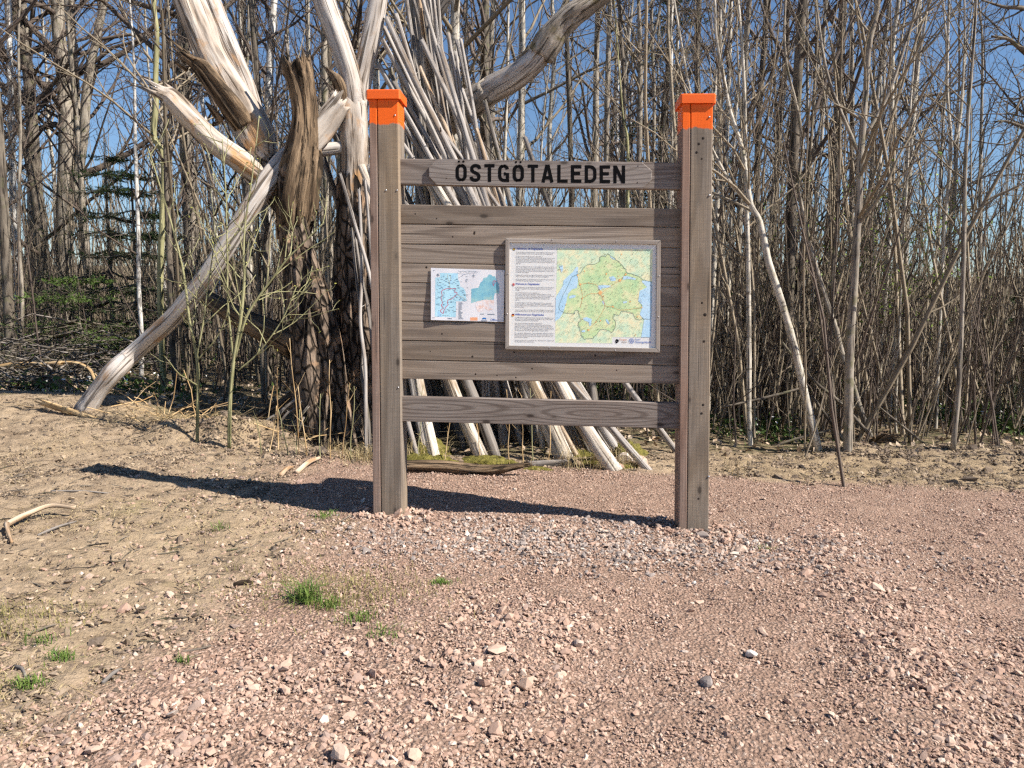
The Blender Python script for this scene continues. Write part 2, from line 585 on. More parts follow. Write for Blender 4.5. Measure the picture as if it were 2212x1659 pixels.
def ground_material():
    m = Mat('ground_soil')
    zone = m.new('ShaderNodeSeparateXYZ')
    m.put(zone.inputs[0], m.attr('g'))
    gm, fm, cm = zone.outputs[0], zone.outputs[1], zone.outputs[2]
    tc = m.new('ShaderNodeTexCoord').outputs['Object']
    n_big = m.noise(tc, 1.1, 4, 0.6)
    n_mid = m.noise(tc, 9.0, 5, 0.65)
    n_fin = m.noise(tc, 60.0, 4, 0.7)
    dirt = m.ramp(n_mid, [(0.28, (0.13, 0.092, 0.058)), (0.48, (0.275, 0.205, 0.138)), (0.70, (0.385, 0.295, 0.205))])
    dirt = m.mix(m.ramp(n_big, [(0.40, 0.0), (0.62, 0.55)]), dirt, (0.37, 0.28, 0.18))
    dk = m.noise(m.mapv(tc, (5, 16, 5)), 1.0, 4, 0.7)
    dirt = m.mix(m.ramp(dk, [(0.55, 0.0), (0.66, 0.8)]), dirt, (0.125, 0.09, 0.062))
    moss = m.noise(tc, 2.3, 4, 0.6)
    dirt = m.mix(m.ramp(moss, [(0.60, 0.0), (0.74, 0.55)]), dirt, (0.17, 0.155, 0.055))
    fines = m.ramp(n_fin, [(0.25, (0.18, 0.112, 0.08)), (0.5, (0.305, 0.20, 0.148)), (0.75, (0.40, 0.28, 0.213))])
    fines = m.mix(m.ramp(n_mid, [(0.38, 0.0), (0.66, 0.5)]), fines, (0.30, 0.20, 0.155))
    clay = m.ramp(n_mid, [(0.3, (0.15, 0.11, 0.07)), (0.65, (0.34, 0.255, 0.16))])
    ve = m.new('ShaderNodeTexVoronoi')
    m.put(ve.inputs['Vector'], tc)
    ve.inputs['Scale'].default_value = 85.0
    cell = m.new('ShaderNodeSeparateColor')
    m.put(cell.inputs[0], ve.outputs['Color'])
    peb = m.ramp(cell.outputs[0], [(0.0, (0.23, 0.148, 0.11)), (0.5, (0.37, 0.245, 0.183)), (0.85, (0.45, 0.322, 0.248)), (1.0, (0.53, 0.42, 0.345))])
    peb = m.mix(m.ramp(ve.outputs['Distance'], [(0.30, 0.0), (0.62, 0.75)]), peb, (0.13, 0.085, 0.062))
    fines = m.mix(0.62, fines, peb)
    leafv = m.voro(tc, 26.0, out=1)
    litter = m.ramp(leafv, [(0.0, (0.08, 0.058, 0.038)), (0.5, (0.18, 0.132, 0.083)), (1.0, (0.31, 0.235, 0.15))])
    litter = m.mix(m.ramp(n_mid, [(0.42, 0.0), (0.62, 0.6)]), litter, (0.07, 0.085, 0.03))
    col = m.mix(gm, dirt, fines)
    col = m.mix(cm, col, clay)
    col = m.mix(fm, col, litter)
    h = m.math('ADD', m.math('MULTIPLY', n_mid, 1.6), m.math('MULTIPLY', n_fin, 0.7))
    hp = m.math('MULTIPLY', m.math('SUBTRACT', 0.6, ve.outputs['Distance']), m.math('MULTIPLY', gm, 0.55))
    h = m.math('ADD', h, hp)
    return m.done(col, 0.95, m.bump(h, 0.9, 0.02))


gx = axis(-3.4, 3.4, 0.021, 1.05, -160, 160)
gy = axis(1.3, 7.0, 0.021, 1.045, -30, 260)
XX, YY = np.meshgrid(gx, gy)
ZZ = zg(XX, YY)
near = sstep(9, 6, YY) * sstep(6, 4, np.abs(XX))
FM, GM, CM = forest_mask(XX, YY), gravel_mask(XX, YY), clay_mask(XX, YY)
rough_ = 0.55 * GM + 1.0 * (1 - GM) + 0.6 * CM
ZZ = ZZ + near * rough_ * (0.009 * vn2(XX, YY, 14, 31) + 0.006 * vn2(XX, YY * 1.6, 24, 32)) - near * (1 - GM) * 0.012 * np.clip(vn2(XX, YY * 1.8, 8, 33) - 0.35, 0, 1)
gb = Buf()
ny_, nx_ = XX.shape
ii = (np.arange(ny_ - 1)[:, None] * nx_ + np.arange(nx_ - 1)[None, :])
gb.add(np.stack([XX, YY, ZZ], -1), np.stack([ii, ii + 1, ii + 1 + nx_, ii + nx_], -1).reshape(-1, 4), None, np.stack([GM, FM, CM], -1))
ground = link('ground', gb.mesh('ground', ground_material(), True))
tag(ground, 'bare tan soil and pinkish gravel falling gently to one side', kind='structure')


# ------------------------------------------------------------------ loose stones
def stone_mat(name, ramp):
    m = Mat(name)
    tc = m.new('ShaderNodeTexCoord').outputs['Object']
    col = m.ramp(m.attr('tint', 'Fac'), ramp)
    n = m.noise(tc, 140.0, 4, 0.65)
    col = m.mix(m.math('MULTIPLY', m.ramp(n, [(0.3, 0.0), (0.7, 1.0)]), 0.35), col, m.mix(0.5, col, (0.62, 0.50, 0.43)))
    return m.done(col, 0.85, m.bump(n, 0.35, 0.003))


PINK = [(0.0, (0.20, 0.145, 0.12)), (0.07, (0.28, 0.20, 0.165)), (0.22, (0.315, 0.198, 0.146)), (0.55, (0.395, 0.258, 0.193)),
        (0.80, (0.45, 0.318, 0.243)), (0.96, (0.48, 0.365, 0.287)), (1.0, (0.56, 0.48, 0.41))]
GREY = [(0.0, (0.12, 0.105, 0.10)), (0.35, (0.25, 0.215, 0.20)), (0.6, (0.36, 0.285, 0.24)), (0.9, (0.45, 0.345, 0.28)), (1.0, (0.60, 0.55, 0.50))]
M_STONE = stone_mat('granite_gravel', PINK)
M_STONEG = stone_mat('grey_gravel', GREY)
M_CLOD = stone_mat('soil_crumb', [(0.0, (0.06, 0.045, 0.032)), (0.5, (0.14, 0.10, 0.066)), (0.85, (0.30, 0.225, 0.15)), (1.0, (0.42, 0.33, 0.225))])

ICO_V = []
_t = (1 + 5 ** 0.5) / 2
for a_, b_ in ((-1, _t), (1, _t), (-1, -_t), (1, -_t)):
    ICO_V.append((a_, b_, 0))
for a_, b_ in ((-1, _t), (1, _t), (-1, -_t), (1, -_t)):
    ICO_V.append((0, a_, b_))
for a_, b_ in ((_t, -1), (_t, 1), (-_t, -1), (-_t, 1)):
    ICO_V.append((a_, 0, b_))
ICO_V = np.array(ICO_V, float) / np.linalg.norm(ICO_V[0])
ICO_T = np.array([(0, 11, 5), (0, 5, 1), (0, 1, 7), (0, 7, 10), (0, 10, 11), (1, 5, 9), (5, 11, 4), (11, 10, 2), (10, 7, 6), (7, 1, 8),
                  (3, 9, 4), (3, 4, 2), (3, 2, 6), (3, 6, 8), (3, 8, 9), (4, 9, 5), (2, 4, 11), (6, 2, 10), (8, 6, 7), (9, 8, 1)])
CUBE_V = np.array([(x, y, z) for x in (-1, 1) for y in (-1, 1) for z in (-1, 1)], float) * 0.72
CUBE_T = np.array([(0, 1, 3), (0, 3, 2), (4, 6, 7), (4, 7, 5), (0, 4, 5), (0, 5, 1), (2, 3, 7), (2, 7, 6), (0, 2, 6), (0, 6, 4), (1, 5, 7), (1, 7, 3)])
OCT_V = np.array([(1, 0, 0), (-1, 0, 0), (0, 1, 0), (0, -1, 0), (0, 0, 1), (0, 0, -1)], float)
OCT_T = np.array([(0, 2, 4), (2, 1, 4), (1, 3, 4), (3, 0, 4), (2, 0, 5), (1, 2, 5), (3, 1, 5), (0, 3, 5)])


def rot_mats(n, tilt=0.7):
    a = rng.uniform(0, 2 * np.pi, n)
    b = rng.normal(0, tilt, n)
    c = rng.normal(0, tilt, n)
    z = np.zeros(n)
    o = np.ones(n)
    Rz = np.stack([np.cos(a), -np.sin(a), z, np.sin(a), np.cos(a), z, z, z, o], -1).reshape(n, 3, 3)
    Rx = np.stack([o, z, z, z, np.cos(b), -np.sin(b), z, np.sin(b), np.cos(b)], -1).reshape(n, 3, 3)
    Ry = np.stack([np.cos(c), z, np.sin(c), z, o, z, -np.sin(c), z, np.cos(c)], -1).reshape(n, 3, 3)
    return Rz @ Rx @ Ry


def stones(buf, x, y, size, kind, sink=0.25, jit=0.28, tilt=0.5, tint=None, lift=0.0):
    n = len(x)
    TV, TT = {'ico': (ICO_V, ICO_T), 'cube': (CUBE_V, CUBE_T), 'oct': (OCT_V, OCT_T)}[kind]
    k = len(TV)
    V = TV[None] * (1 + rng.normal(0, jit * 0.5, (n, k, 1))) + rng.normal(0, jit * 0.35, (n, k, 3))
    V = V * np.stack([rng.uniform(0.85, 1.35, n), rng.uniform(0.65, 1.0, n), rng.uniform(0.38, 0.68, n)], -1)[:, None, :]
    V = np.einsum('nij,nkj->nki', rot_mats(n, tilt), V) * (size * 0.5)[:, None, None]
    z = zg(x, y) + size * (0.30 - sink) + lift
    V = V + np.stack([x, y, z], -1)[:, None, :]
    T = (np.arange(n) * k)[:, None, None] + TT[None]
    t = rng.uniform(0, 1, n) if tint is None else tint
    buf.add(V, None, T.reshape(-1, 3), None, np.repeat(t, k))


def scatter(n, y0, y1, keep, xw=0.76, power=1.0):
    """n points in the fan in front of the viewpoint that pass keep(x, y) in 0..1"""
    xs, ys = [], []
    got = 0
    while got < n:
        y = y0 + (y1 - y0) * rng.uniform(0, 1, 40000) ** power
        x = rng.uniform(-1, 1, 40000) * (xw * y + 0.35)
        x_keep = rng.uniform(0, 1, 40000) < keep(x, y)
        xs.append(x[x_keep])
        ys.append(y[x_keep])
        got += int(x_keep.sum())
    return np.concatenate(xs)[:n], np.concatenate(ys)[:n]


def loose(x, y):
    """where the bigger stones lie thrown up together"""
    a = np.exp(-(((x - 1.25 - 0.22 * (y - 2.4)) / 0.20) ** 2)) * sstep(4.6, 3.4, y)
    b = np.exp(-(((x + 0.1 - 0.5 * (y - 2.0)) / 0.26) ** 2)) * sstep(3.0, 2.2, y)
    c = 0.9 * np.exp(-(((x - 0.25) / 0.95) ** 2 + ((y - 3.45) / 0.22) ** 2))
    d = 0.9 * np.exp(-(((x + 0.75 - 0.4 * (y - 1.9)) / 0.30) ** 2)) * sstep(2.6, 2.0, y)
    e = 0.55 * sstep(0.15, 0.6, vn2(x, y, 1.9, 41))
    return np.clip(a + b + c + d + e, 0, 1)


def not_posts(x, y):
    return 1.0


st = Buf()
x_, y_ = scatter(76000, 1.35, 5.15, lambda x, y: gravel_mask(x, y) * (0.45 + 0.55 * sstep(-0.5, 0.5, vn2(x, y, 2.6, 42))), power=0.85)
stones(st, x_, y_, rng.lognormal(math.log(0.0074), 0.30, len(x_)), 'oct', sink=0.18)
x_, y_ = scatter(24000, 1.35, 5.1, lambda x, y: gravel_mask(x, y) * (0.12 + 0.88 * loose(x, y)))
stones(st, x_, y_, rng.lognormal(math.log(0.0105), 0.32, len(x_)), 'ico', sink=0.16, jit=0.42)
x_, y_ = scatter(2900, 1.35, 5.0, lambda x, y: gravel_mask(x, y) * (0.05 + 0.95 * loose(x, y)) * sstep(5.4, 2.0, y))
stones(st, x_, y_, rng.lognormal(math.log(0.0178), 0.33, len(x_)), 'ico', sink=0.14, jit=0.42)
x_, y_ = scatter(2000, 1.35, 5.8, lambda x, y: (1 - gravel_mask(x, y)) * (1 - forest_mask(x, y)) * sstep(1.2, 0.0, np.abs(x - np.interp(y, _by, _bxx))))
stones(st, x_, y_, rng.lognormal(math.log(0.0105), 0.4, len(x_)), 'ico', sink=0.22, jit=0.4)
PBASE = [(-0.62, 3.75), (-0.515, 3.66), (0.82, 3.67), (0.93, 3.58)]
for px_, py_ in PBASE:
    n_ = 150
    a_ = rng.uniform(0, 2 * np.pi, n_)
    rr_ = 0.10 + np.abs(rng.normal(0, 0.05, n_))
    stones(st, px_ + rr_ * np.cos(a_), py_ + rr_ * np.sin(a_), rng.lognormal(math.log(0.017), 0.35, n_), 'ico', sink=0.05, jit=0.42, lift=0.004)
tag(link('gravel', st.mesh('gravel', M_STONE)), 'pinkish crushed granite gravel covering the ground round the board', kind='stuff')

sg = Buf()
x_, y_ = scatter(3600, 2.9, 3.95, lambda x, y: np.exp(-(((x - 0.35) / 1.0) ** 2 + ((y - 3.38) / 0.26) ** 2)) * gravel_mask(x, y))
stones(sg, x_, y_, rng.lognormal(math.log(0.0135), 0.33, len(x_)), 'ico', sink=0.12, lift=0.001, jit=0.4)
tag(link('grey_gravel', sg.mesh('grey_gravel', M_STONEG)), 'greyer coarse gravel heaped along the foot of the board', kind='stuff')

cl = Buf()
dirt = lambda x, y: (1 - gravel_mask(x, y)) * (1 - forest_mask(x, y))
x_, y_ = scatter(30000, 1.4, 6.6, lambda x, y: dirt(x, y) * (0.15 + 0.85 * sstep(-0.3, 0.6, vn2(x, y, 2.2, 51))))
stones(cl, x_, y_, rng.lognormal(math.log(0.012), 0.42, len(x_)), 'oct', sink=0.22)


def mound(x, y):
    return np.clip(np.exp(-(((x + 1.95) / 0.55) ** 2 + ((y - 5.3) / 0.25) ** 2)) + 0.8 * np.exp(-(((x + 1.05) / 0.5) ** 2 + ((y - 4.95) / 0.2) ** 2))
                   + sstep(1.9, 2.6, x) * np.exp(-(((y - 5.88 + 0.05 * x) / 0.2) ** 2)) + 0.25 * clay_mask(x, y), 0, 1)


x_, y_ = scatter(9000, 4.5, 6.6, mound)
stones(cl, x_, y_, rng.lognormal(math.log(0.014), 0.5, len(x_)), 'oct', sink=0.2)
x_, y_ = scatter(90, 4.5, 6.6, mound)
stones(cl, x_, y_, rng.lognormal(math.log(0.045), 0.35, len(x_)), 'ico', sink=0.25, jit=0.5, tint=rng.uniform(0.05, 0.6, 90))
tag(link('soil_crumbs', cl.mesh('soil_crumbs', M_CLOD)), 'crumbs and clods of tan soil lying on the bare ground', kind='stuff')


def lone_stone(name, u, v, size, label, mat, tint, seed, group=None):
    global rng
    keep, rng = rng, np.random.default_rng(seed)
    p = G(u, v)
    b = Buf()
    V = ICO_V.copy()
    mids = []
    tris = []
    cache = {}

    def mid(a, c):
        k = (min(a, c), max(a, c))
        if k not in cache:
            w = ICO_V[a] + ICO_V[c]
            mids.append(w / np.linalg.norm(w))
            cache[k] = 12 + len(mids) - 1
        return cache[k]
    for a, c, d in ICO_T:
        ab, cd, da = mid(a, c), mid(c, d), mid(d, a)
        tris += [(a, ab, da), (c, cd, ab), (d, da, cd), (ab, cd, da)]
    V = np.vstack([V, np.array(mids)])
    V = V * (1 + 0.16 * vn(V * 1.7 + seed, seed)[:, None])
    for k in range(7):                       # broken facets
        nv = rng.normal(0, 1, 3)
        nv /= np.linalg.norm(nv)
        dd = V @ nv
        lim = rng.uniform(0.55, 0.8)
        V = V - np.clip(dd - lim, 0, None)[:, None] * nv
    V = V * np.array((rng.uniform(1.0, 1.3), rng.uniform(0.75, 0.95), rng.uniform(0.6, 0.75))) * size * 0.5
    V = V @ rot_mats(1, 0.25)[0].T + p + np.array((0, 0, size * 0.22))
    b.add(V, None, np.array(tris), None, tint)
    o = single(name, b, mat, p, label, 'stone', group)
    rng = keep
    return o


for k, (u, v, s, lab, mt, ti) in enumerate([
        (1225, 1052, 0, '', None, 0)][:0] + [
        (1622, 1417, 0.034, 'small white stone lying alone on the pink gravel', M_STONEG, 1.0),
        (1519, 1163, 0.062, 'grey stone pushed against the foot of the bolted post', M_STONEG, 0.45),
        (1599, 1192, 0.055, 'tan boulder-like stone just in front of the small green sprig', M_STONE, 0.9),
        (1565, 1172, 0.045, 'brownish stone between the post foot and the tan stone', M_STONE, 0.35),
        (1353, 998, 0.13, 'pale rounded stone among moss at the end of the poles', M_STONEG, 0.95),
        (1385, 1006, 0.12, 'pinkish stone beside the lowest leaning pole', M_STONE, 0.85),
        (1471, 962, 0.11, 'pale stone sitting at the edge of the wood behind the bolted post', M_STONEG, 0.85),
        (1333, 1013, 0.09, 'brown stone wedged under the thick leaning log', M_STONE, 0.45),
        (367, 1288, 0.035, 'single pinkish stone with a dark twig beside it on bare soil', M_STONE, 0.9),
        (1070, 1585, 0.045, 'reddish stone standing upright in loose gravel at the bottom', M_STONE, 0.5),
        (735, 1640, 0.062, 'large pale pink stone near the bottom edge of the gravel', M_STONE, 0.92),
        (1525, 1480, 0.05, 'dark grey stone on the gravel below the white stone', M_STONEG, 0.3),
        (1250, 1395, 0.045, 'grey white stone in the middle of the open gravel', M_STONEG, 0.8)]):
    lone_stone('stone', u, v, s, lab, mt, ti, 300 + k)
# ------------------------------------------------------------------ the information board
K38 = 1.0 / 1.73599          # full-frame photograph pixels -> frame units
M_WOOD = wood_mat('weathered_plank', (0.135, 0.105, 0.085), (0.255, 0.208, 0.172), (0.345, 0.29, 0.245), (0.30, 0.225, 0.16), ring=8.0, patch=0.5)
M_RAIL = wood_mat('weathered_rail', (0.115, 0.088, 0.074), (0.25, 0.21, 0.185), (0.36, 0.315, 0.285), (0.20, 0.125, 0.085), ring=13.0, patch=0.25)
M_SWIRL = wood_mat('swirl_grained_rail', (0.10, 0.075, 0.062), (0.25, 0.21, 0.185), (0.35, 0.305, 0.275), (0.17, 0.10, 0.068), patch=0.2, swirls=[(0.94, 0.064, 0.40, 0.050), (0.16, 0.050, 0.55, 0.060)])
M_SIGNW = wood_mat('sign_board_wood', (0.14, 0.115, 0.10), (0.27, 0.235, 0.215), (0.38, 0.34, 0.31), (0.19, 0.13, 0.10), patch=0.2, swirls=[(0.93, 0.045, 0.28, 0.050), (0.42, 0.085, 0.5, 0.055)])
M_FRAMEW = wood_mat('frame_wood', (0.20, 0.165, 0.14), (0.32, 0.28, 0.25), (0.42, 0.38, 0.345), (0.28, 0.21, 0.16), ring=4.0, patch=0.3)


def post_mat(name, lo, mid, hi, brown, saw):
    m0 = wood_mat(name, lo, mid, hi, brown, ring=7.0, patch=0.55, saw=saw, tinted=False)
    t = m0.node_tree
    b = t.nodes['Principled BSDF']
    src = b.inputs['Base Color'].links[0].from_socket
    w = Mat.__new__(Mat)
    w.m, w.t, w.b = m0, t, b
    g = w.attr('g')
    edge = w.math('ADD', w.attr('tint', 'Fac'), w.math('MULTIPLY', w.math('SUBTRACT', w.noise(w.mapv(g, (10, 26, 26)), 1.0, 3), 0.5), 0.034))
    pm = w.ramp(edge, [(0.1085, 1.0), (0.1110, 0.0)])
    wear = w.ramp(w.noise(w.mapv(g, (9, 160, 160)), 1.0, 3), [(0.66, 0.0), (0.72, 0.6)])
    paint = w.mix(wear, ORANGE, tuple(x * 0.72 for x in ORANGE))
    hz = w.math('ADD', w.attr('tint', 'Fac'), w.math('MULTIPLY', w.noise(w.mapv(g, (9, 22, 22)), 1.0, 4), 0.16))
    foot = w.ramp(hz, [(0.0, 0.0), (1.0, 1.0)])
    foot = w.math('MULTIPLY', w.math('SUBTRACT', hz, 2.0, True), 9.0, True)
    src2 = w.mix(w.math('MULTIPLY', foot, 0.75), src, (0.20, 0.165, 0.125))
    t.links.new(w.mix(pm, src2, paint), b.inputs['Base Color'])
    t.links.new(w.math('SUBTRACT', 0.85, w.math('MULTIPLY', pm, 0.4)), b.inputs['Roughness'])
    return m0


ORANGE = (0.86, 0.135, 0.012)
M_POST = post_mat('post_wood', (0.125, 0.10, 0.08), (0.235, 0.195, 0.158), (0.34, 0.285, 0.235), (0.33, 0.235, 0.145), True)
M_POSTE = post_mat('post_edge_wood', (0.15, 0.105, 0.085), (0.27, 0.20, 0.165), (0.36, 0.28, 0.23), (0.30, 0.17, 0.12), True)
_m = Mat('orange_paint')
_n = _m.noise(_m.mapv(_m.attr('g'), (4, 90, 90)), 1.0, 3)
_m.b.inputs['Specular IOR Level'].default_value = 0.4
M_ORANGE = _m.done(_m.mix(_m.ramp(_n, [(0.35, 0.0), (0.7, 0.45)]), ORANGE, (0.74, 0.105, 0.01)), 0.45, _m.bump(_n, 0.3, 0.001))
M_BLACK = plain('black_letter_paint', (0.006, 0.006, 0.007), 0.9, 0.05)
M_STEEL = plain('galvanised_screw', (0.55, 0.55, 0.56), 0.3, 0.5, 0.9)
M_NAIL = plain('dark_nail_hole', (0.03, 0.022, 0.018), 0.8)

PL = W(1453 * K38, 1952 * K38, 3.68)
PR = W(2604 * K38, 2015 * K38, 3.60)
BN = np.array((-(PR - PL)[1], (PR - PL)[0], 0.0))
BN /= np.linalg.norm(BN)                    # board normal, away from the viewpoint
BE = np.array((BN[1], -BN[0], 0.0))         # along the board


def B(u, v, off=0.0):
    """full photograph pixel -> point on the board's front plane moved back by off metres"""
    r = ray(u * K38, v * K38)
    p0 = PL + BN * off
    t = (p0 - CAMP).dot(BN) / r.dot(BN)
    return CAMP + r * t


def slab(TL, TR, BR, BL, thick, bevel=0.0025, vertical=False, tint_top=None, gap=None, tongue=None, seed=None, goff=None):
    """a bevelled board from four front corners; returns a Buf"""
    bm = bmesh.new()
    n = BN
    vs = [bm.verts.new(p) for p in (TL, TR, BR, BL)] + [bm.verts.new(np.asarray(p) + n * thick) for p in (TL, TR, BR, BL)]
    for f in ((3, 2, 1, 0), (4, 5, 6, 7), (0, 1, 5, 4), (1, 2, 6, 5), (2, 3, 7, 6), (3, 0, 4, 7)):
        bm.faces.new([vs[i] for i in f])
    bmesh.ops.recalc_face_normals(bm, faces=bm.faces)
    if bevel:
        bmesh.ops.bevel(bm, geom=list(bm.edges), offset=bevel, segments=1, affect='EDGES', clamp_overlap=True)
    if tongue:
        a, b_ = np.asarray(BL) + n * thick * 0.35, np.asarray(BR) + n * thick * 0.35
        dn = np.array((0, 0, -tongue))
        q = [bm.verts.new(p) for p in (a + np.array((0, 0, .004)), b_ + np.array((0, 0, .004)), b_ + dn, a + dn, a + np.array((0, 0, .004)) + n * thick * .3, b_ + np.array((0, 0, .004)) + n * thick * .3, b_ + dn + n * thick * .3, a + dn + n * thick * .3)]
        for f in ((3, 2, 1, 0), (4, 5, 6, 7), (0, 1, 5, 4), (1, 2, 6, 5), (2, 3, 7, 6), (3, 0, 4, 7)):
            bm.faces.new([q[i] for i in f])
    bmesh.ops.triangulate(bm, faces=bm.faces)
    bm.verts.index_update()
    V = np.array([v.co for v in bm.verts])
    T = np.array([[v.index for v in f.verts] for f in bm.faces])
    bm.free()
    ex = np.asarray(TR) - np.asarray(TL)
    ey = np.asarray(TL) - np.asarray(BL)
    e1 = ey if vertical else ex
    e1 = e1 / np.linalg.norm(e1)
    e2 = np.cross(n, e1)
    r = np.random.default_rng(seed) if seed is not None else rng
    o = r.uniform(-30, 30, 3) if goff is None else np.asarray(goff, float)
    d = V - np.asarray(TL)
    g = np.stack([d @ e1, d @ e2, d @ n], -1) + o
    tint = float(r.uniform(0.2, 0.85)) if tint_top is None else (tint_top - V[:, 2])
    b = Buf()
    b.add(V, None, T, g, tint)
    return b


def lerp(a, b, t):
    return np.asarray(a) * (1 - t) + np.asarray(b) * t


board = empty('information_board', (float((PL + PR)[0] / 2), float((PL + PR)[1] / 2), -0.02),
              'wooden trail information board with two orange-capped posts and plank panel', 'information board')


def post(TL, TR, BR, BL, cap_px, seamf, side, lab):
    """boxed timber post: a narrow edge board and a wide face board, a cap with clipped corners"""
    TL, TR, BR, BL = [B(*p) for p in (TL, TR, BR, BL)]
    dn = np.array((0, 0, 0.12))
    BLd, BRd = BL - dn, BR - dn
    sT, sB = lerp(TL, TR, seamf), lerp(BLd, BRd, seamf)
    e = BE * 0.0011
    ztop = float(TL[2])
    po = part('post', slab(sT + e, TR, BRd, sB + e, 0.145, 0.004, True, ztop, seed=side + 11), M_POST, board, label=lab)
    eb = slab(TL, sT - e, sB - e, BLd, 0.145, 0.003, True, ztop, seed=side + 21)
    part('edge_board', eb, M_POSTE, po)
    gr = slab(sT - e * 3 + BN * .006, sT + e * 3 + BN * .006, sB + e * 3 + BN * .006, sB - e * 3 + BN * .006, 0.12, 0, True, seed=3)
    part('seam', gr, M_NAIL, po)
    # cap
    ov, ch, hgt = 0.0115, 0.007, 0.041
    w = np.linalg.norm(TR - TL)
    c = (TL + TR) / 2 + BN * 0.0725
    hx, hy = w / 2 + ov, 0.0725 + ov
    ex = BE
    ring = [(-hx + ch, -hy), (hx - ch, -hy), (hx, -hy + ch), (hx, hy - ch), (hx - ch, hy), (-hx + ch, hy), (-hx, hy - ch), (-hx, -hy + ch)]
    cb = Buf()
    lev = [(0.0, 1.0), (hgt - 0.004, 1.0), (hgt, 0.965)]
    V = []
    for z, s in lev:
        for a, b_ in ring:
            V.append(c + ex * a * s + BN * b_ * s + np.array((0, 0, z - 0.001)))
    V = np.array(V)
    Q = [(l * 8 + i, l * 8 + (i + 1) % 8, (l + 1) * 8 + (i + 1) % 8, (l + 1) * 8 + i) for l in (0, 1) for i in range(8)]
    T = [(16, 16 + i, 16 + i + 1) for i in range(1, 7)] + [(0, i + 1, i) for i in range(1, 7)]
    d = V - c
    cb.add(V, Q, T, np.stack([d @ ex, d @ BN, d[:, 2]], -1) + side)
    part('cap', cb, M_ORANGE, po, label='orange painted cap with clipped corners')
    return po


post_l = post((1383.4, 371), (1493.1, 371), (1507.7, 1960), (1399.5, 1960), None, 0.274, 0, 'weathered post with straight grain and brown edge board')
post_r = post((2559.7, 388), (2673.8, 387), (2659.0, 2015), (2547.9, 2015), None, 0.268, 100, 'weathered post with a long crack and several dark knots')


def disc(center, r, n=10, off=0.0):
    th = np.arange(n) * 2 * np.pi / n
    up = np.array((0, 0, 1.0))
    return [center + BE * r * math.cos(t) + up * r * math.sin(t) - BN * off for t in th]


def dome(p, r, h, mat, name, parent):
    """a low round screw or nail head"""
    b = Buf()
    V = []
    for s, d in ((1.0, 0.0), (1.0, 0.35), (0.7, 0.85), (0.25, 1.0)):
        V += disc(p, r * s, 10, h * d)
    V.append(p - BN * h)
    Q = [(l * 10 + i, l * 10 + (i + 1) % 10, (l + 1) * 10 + (i + 1) % 10, (l + 1) * 10 + i) for l in range(3) for i in range(10)]
    T = [(30 + i, 30 + (i + 1) % 10, 40) for i in range(10)]
    b.add(V, Q, T)
    return part(name, b, mat, parent, True)


for (u, v) in ((1481, 432), (1447.5, 714), (1494, 1453), (1488.6, 714)):
    dome(B(u, v), 0.0042, 0.003, M_STEEL, 'screw', post_l)
for (u, v) in ((2660, 439), (2660.5, 732.5), (2657, 1787)):
    dome(B(u, v), 0.0048, 0.004, M_STEEL, 'bolt', post_r)
for (u, v, r) in ((2637, 518, .006), (2621, 539, .006), (2613, 571, .006), (2632, 595, .004), (2637, 1518, .006), (2631, 1550, .006), (2620, 1870, .005), (2644, 1180, .008), (2633, 1135, .005), (2640, 1280, .006)):
    dome(B(u, v), r, 0.0012, M_NAIL, 'knot', post_r)
# the bent nail near the foot of the post
nb_ = Buf()
p0, p1 = B(2646, 1985), B(2646, 1985) - BN * 0.03 + np.array((0.0, 0, 0.002))
Vt, Qt, gt = batch_tubes([[p0, (p0 + p1) / 2, p1]], [[.0025, .0025, .0022]], 6)
nb_.add(Vt, Qt, None, gt)
part('nail', nb_, M_STEEL, post_r)

# rails and planks
OFFP = 0.038
TOPL, TOPR = (1500, 594.5), (2566, 610)
BOTL, BOTR = (1500, 691.5), (2566, 711.2)
rail_top = part('rail', slab(B(*TOPL, OFFP), B(*TOPR, OFFP), B(*BOTR, OFFP), B(*BOTL, OFFP), 0.045, 0.003, seed=5), M_RAIL, board, label='upper rail that carries the trail name')
part('rail', slab(B(1502, 1486.5, OFFP - .006), B(2562, 1512, OFFP - .006), B(2562, 1609, OFFP - .006), B(1502, 1580, OFFP - .006), 0.045, 0.003, seed=8, goff=(0, 0, 0)), M_SWIRL, board, label='lower rail with bold swirling grain')
ly = [765, 840, 914.6, 986.5, 1059.5, 1132, 1204, 1276.5, 1349, 1421.5]
ry = [782, 853, 930.6, 1003.5, 1077, 1150.6, 1224, 1298, 1372, 1442]
for k in range(9):
    gp = 1.5
    tl, tr = B(1500, ly[k] + gp, OFFP + 0.001 * (k % 3)), B(2566, ry[k] + gp, OFFP + 0.001 * (k % 3))
    bl, br = B(1500, ly[k + 1] - gp, OFFP + 0.001 * (k % 3)), B(2566, ry[k + 1] - gp, OFFP + 0.001 * (k % 3))
    part('plank', slab(tl, tr, br, bl, 0.024, 0.0022, tongue=0.008 if k < 8 else None, seed=40 + k), M_WOOD, board)
# small flat knots that sit in the planks
kr = np.random.default_rng(5)
for k in range(26):
    row = kr.integers(0, 9)
    t = kr.uniform(0.04, 0.96)
    if row in (2, 3, 4, 5, 6) and t > 0.33:
        continue
    u = 1515 + t * 1030
    v = lerp(ly[row], ry[row], t) + kr.uniform(12, 60)
    dome(B(u, v, OFFP + 0.001 * (row % 3)), kr.uniform(0.002, 0.0055), 0.0006, M_NAIL, 'knot', board)

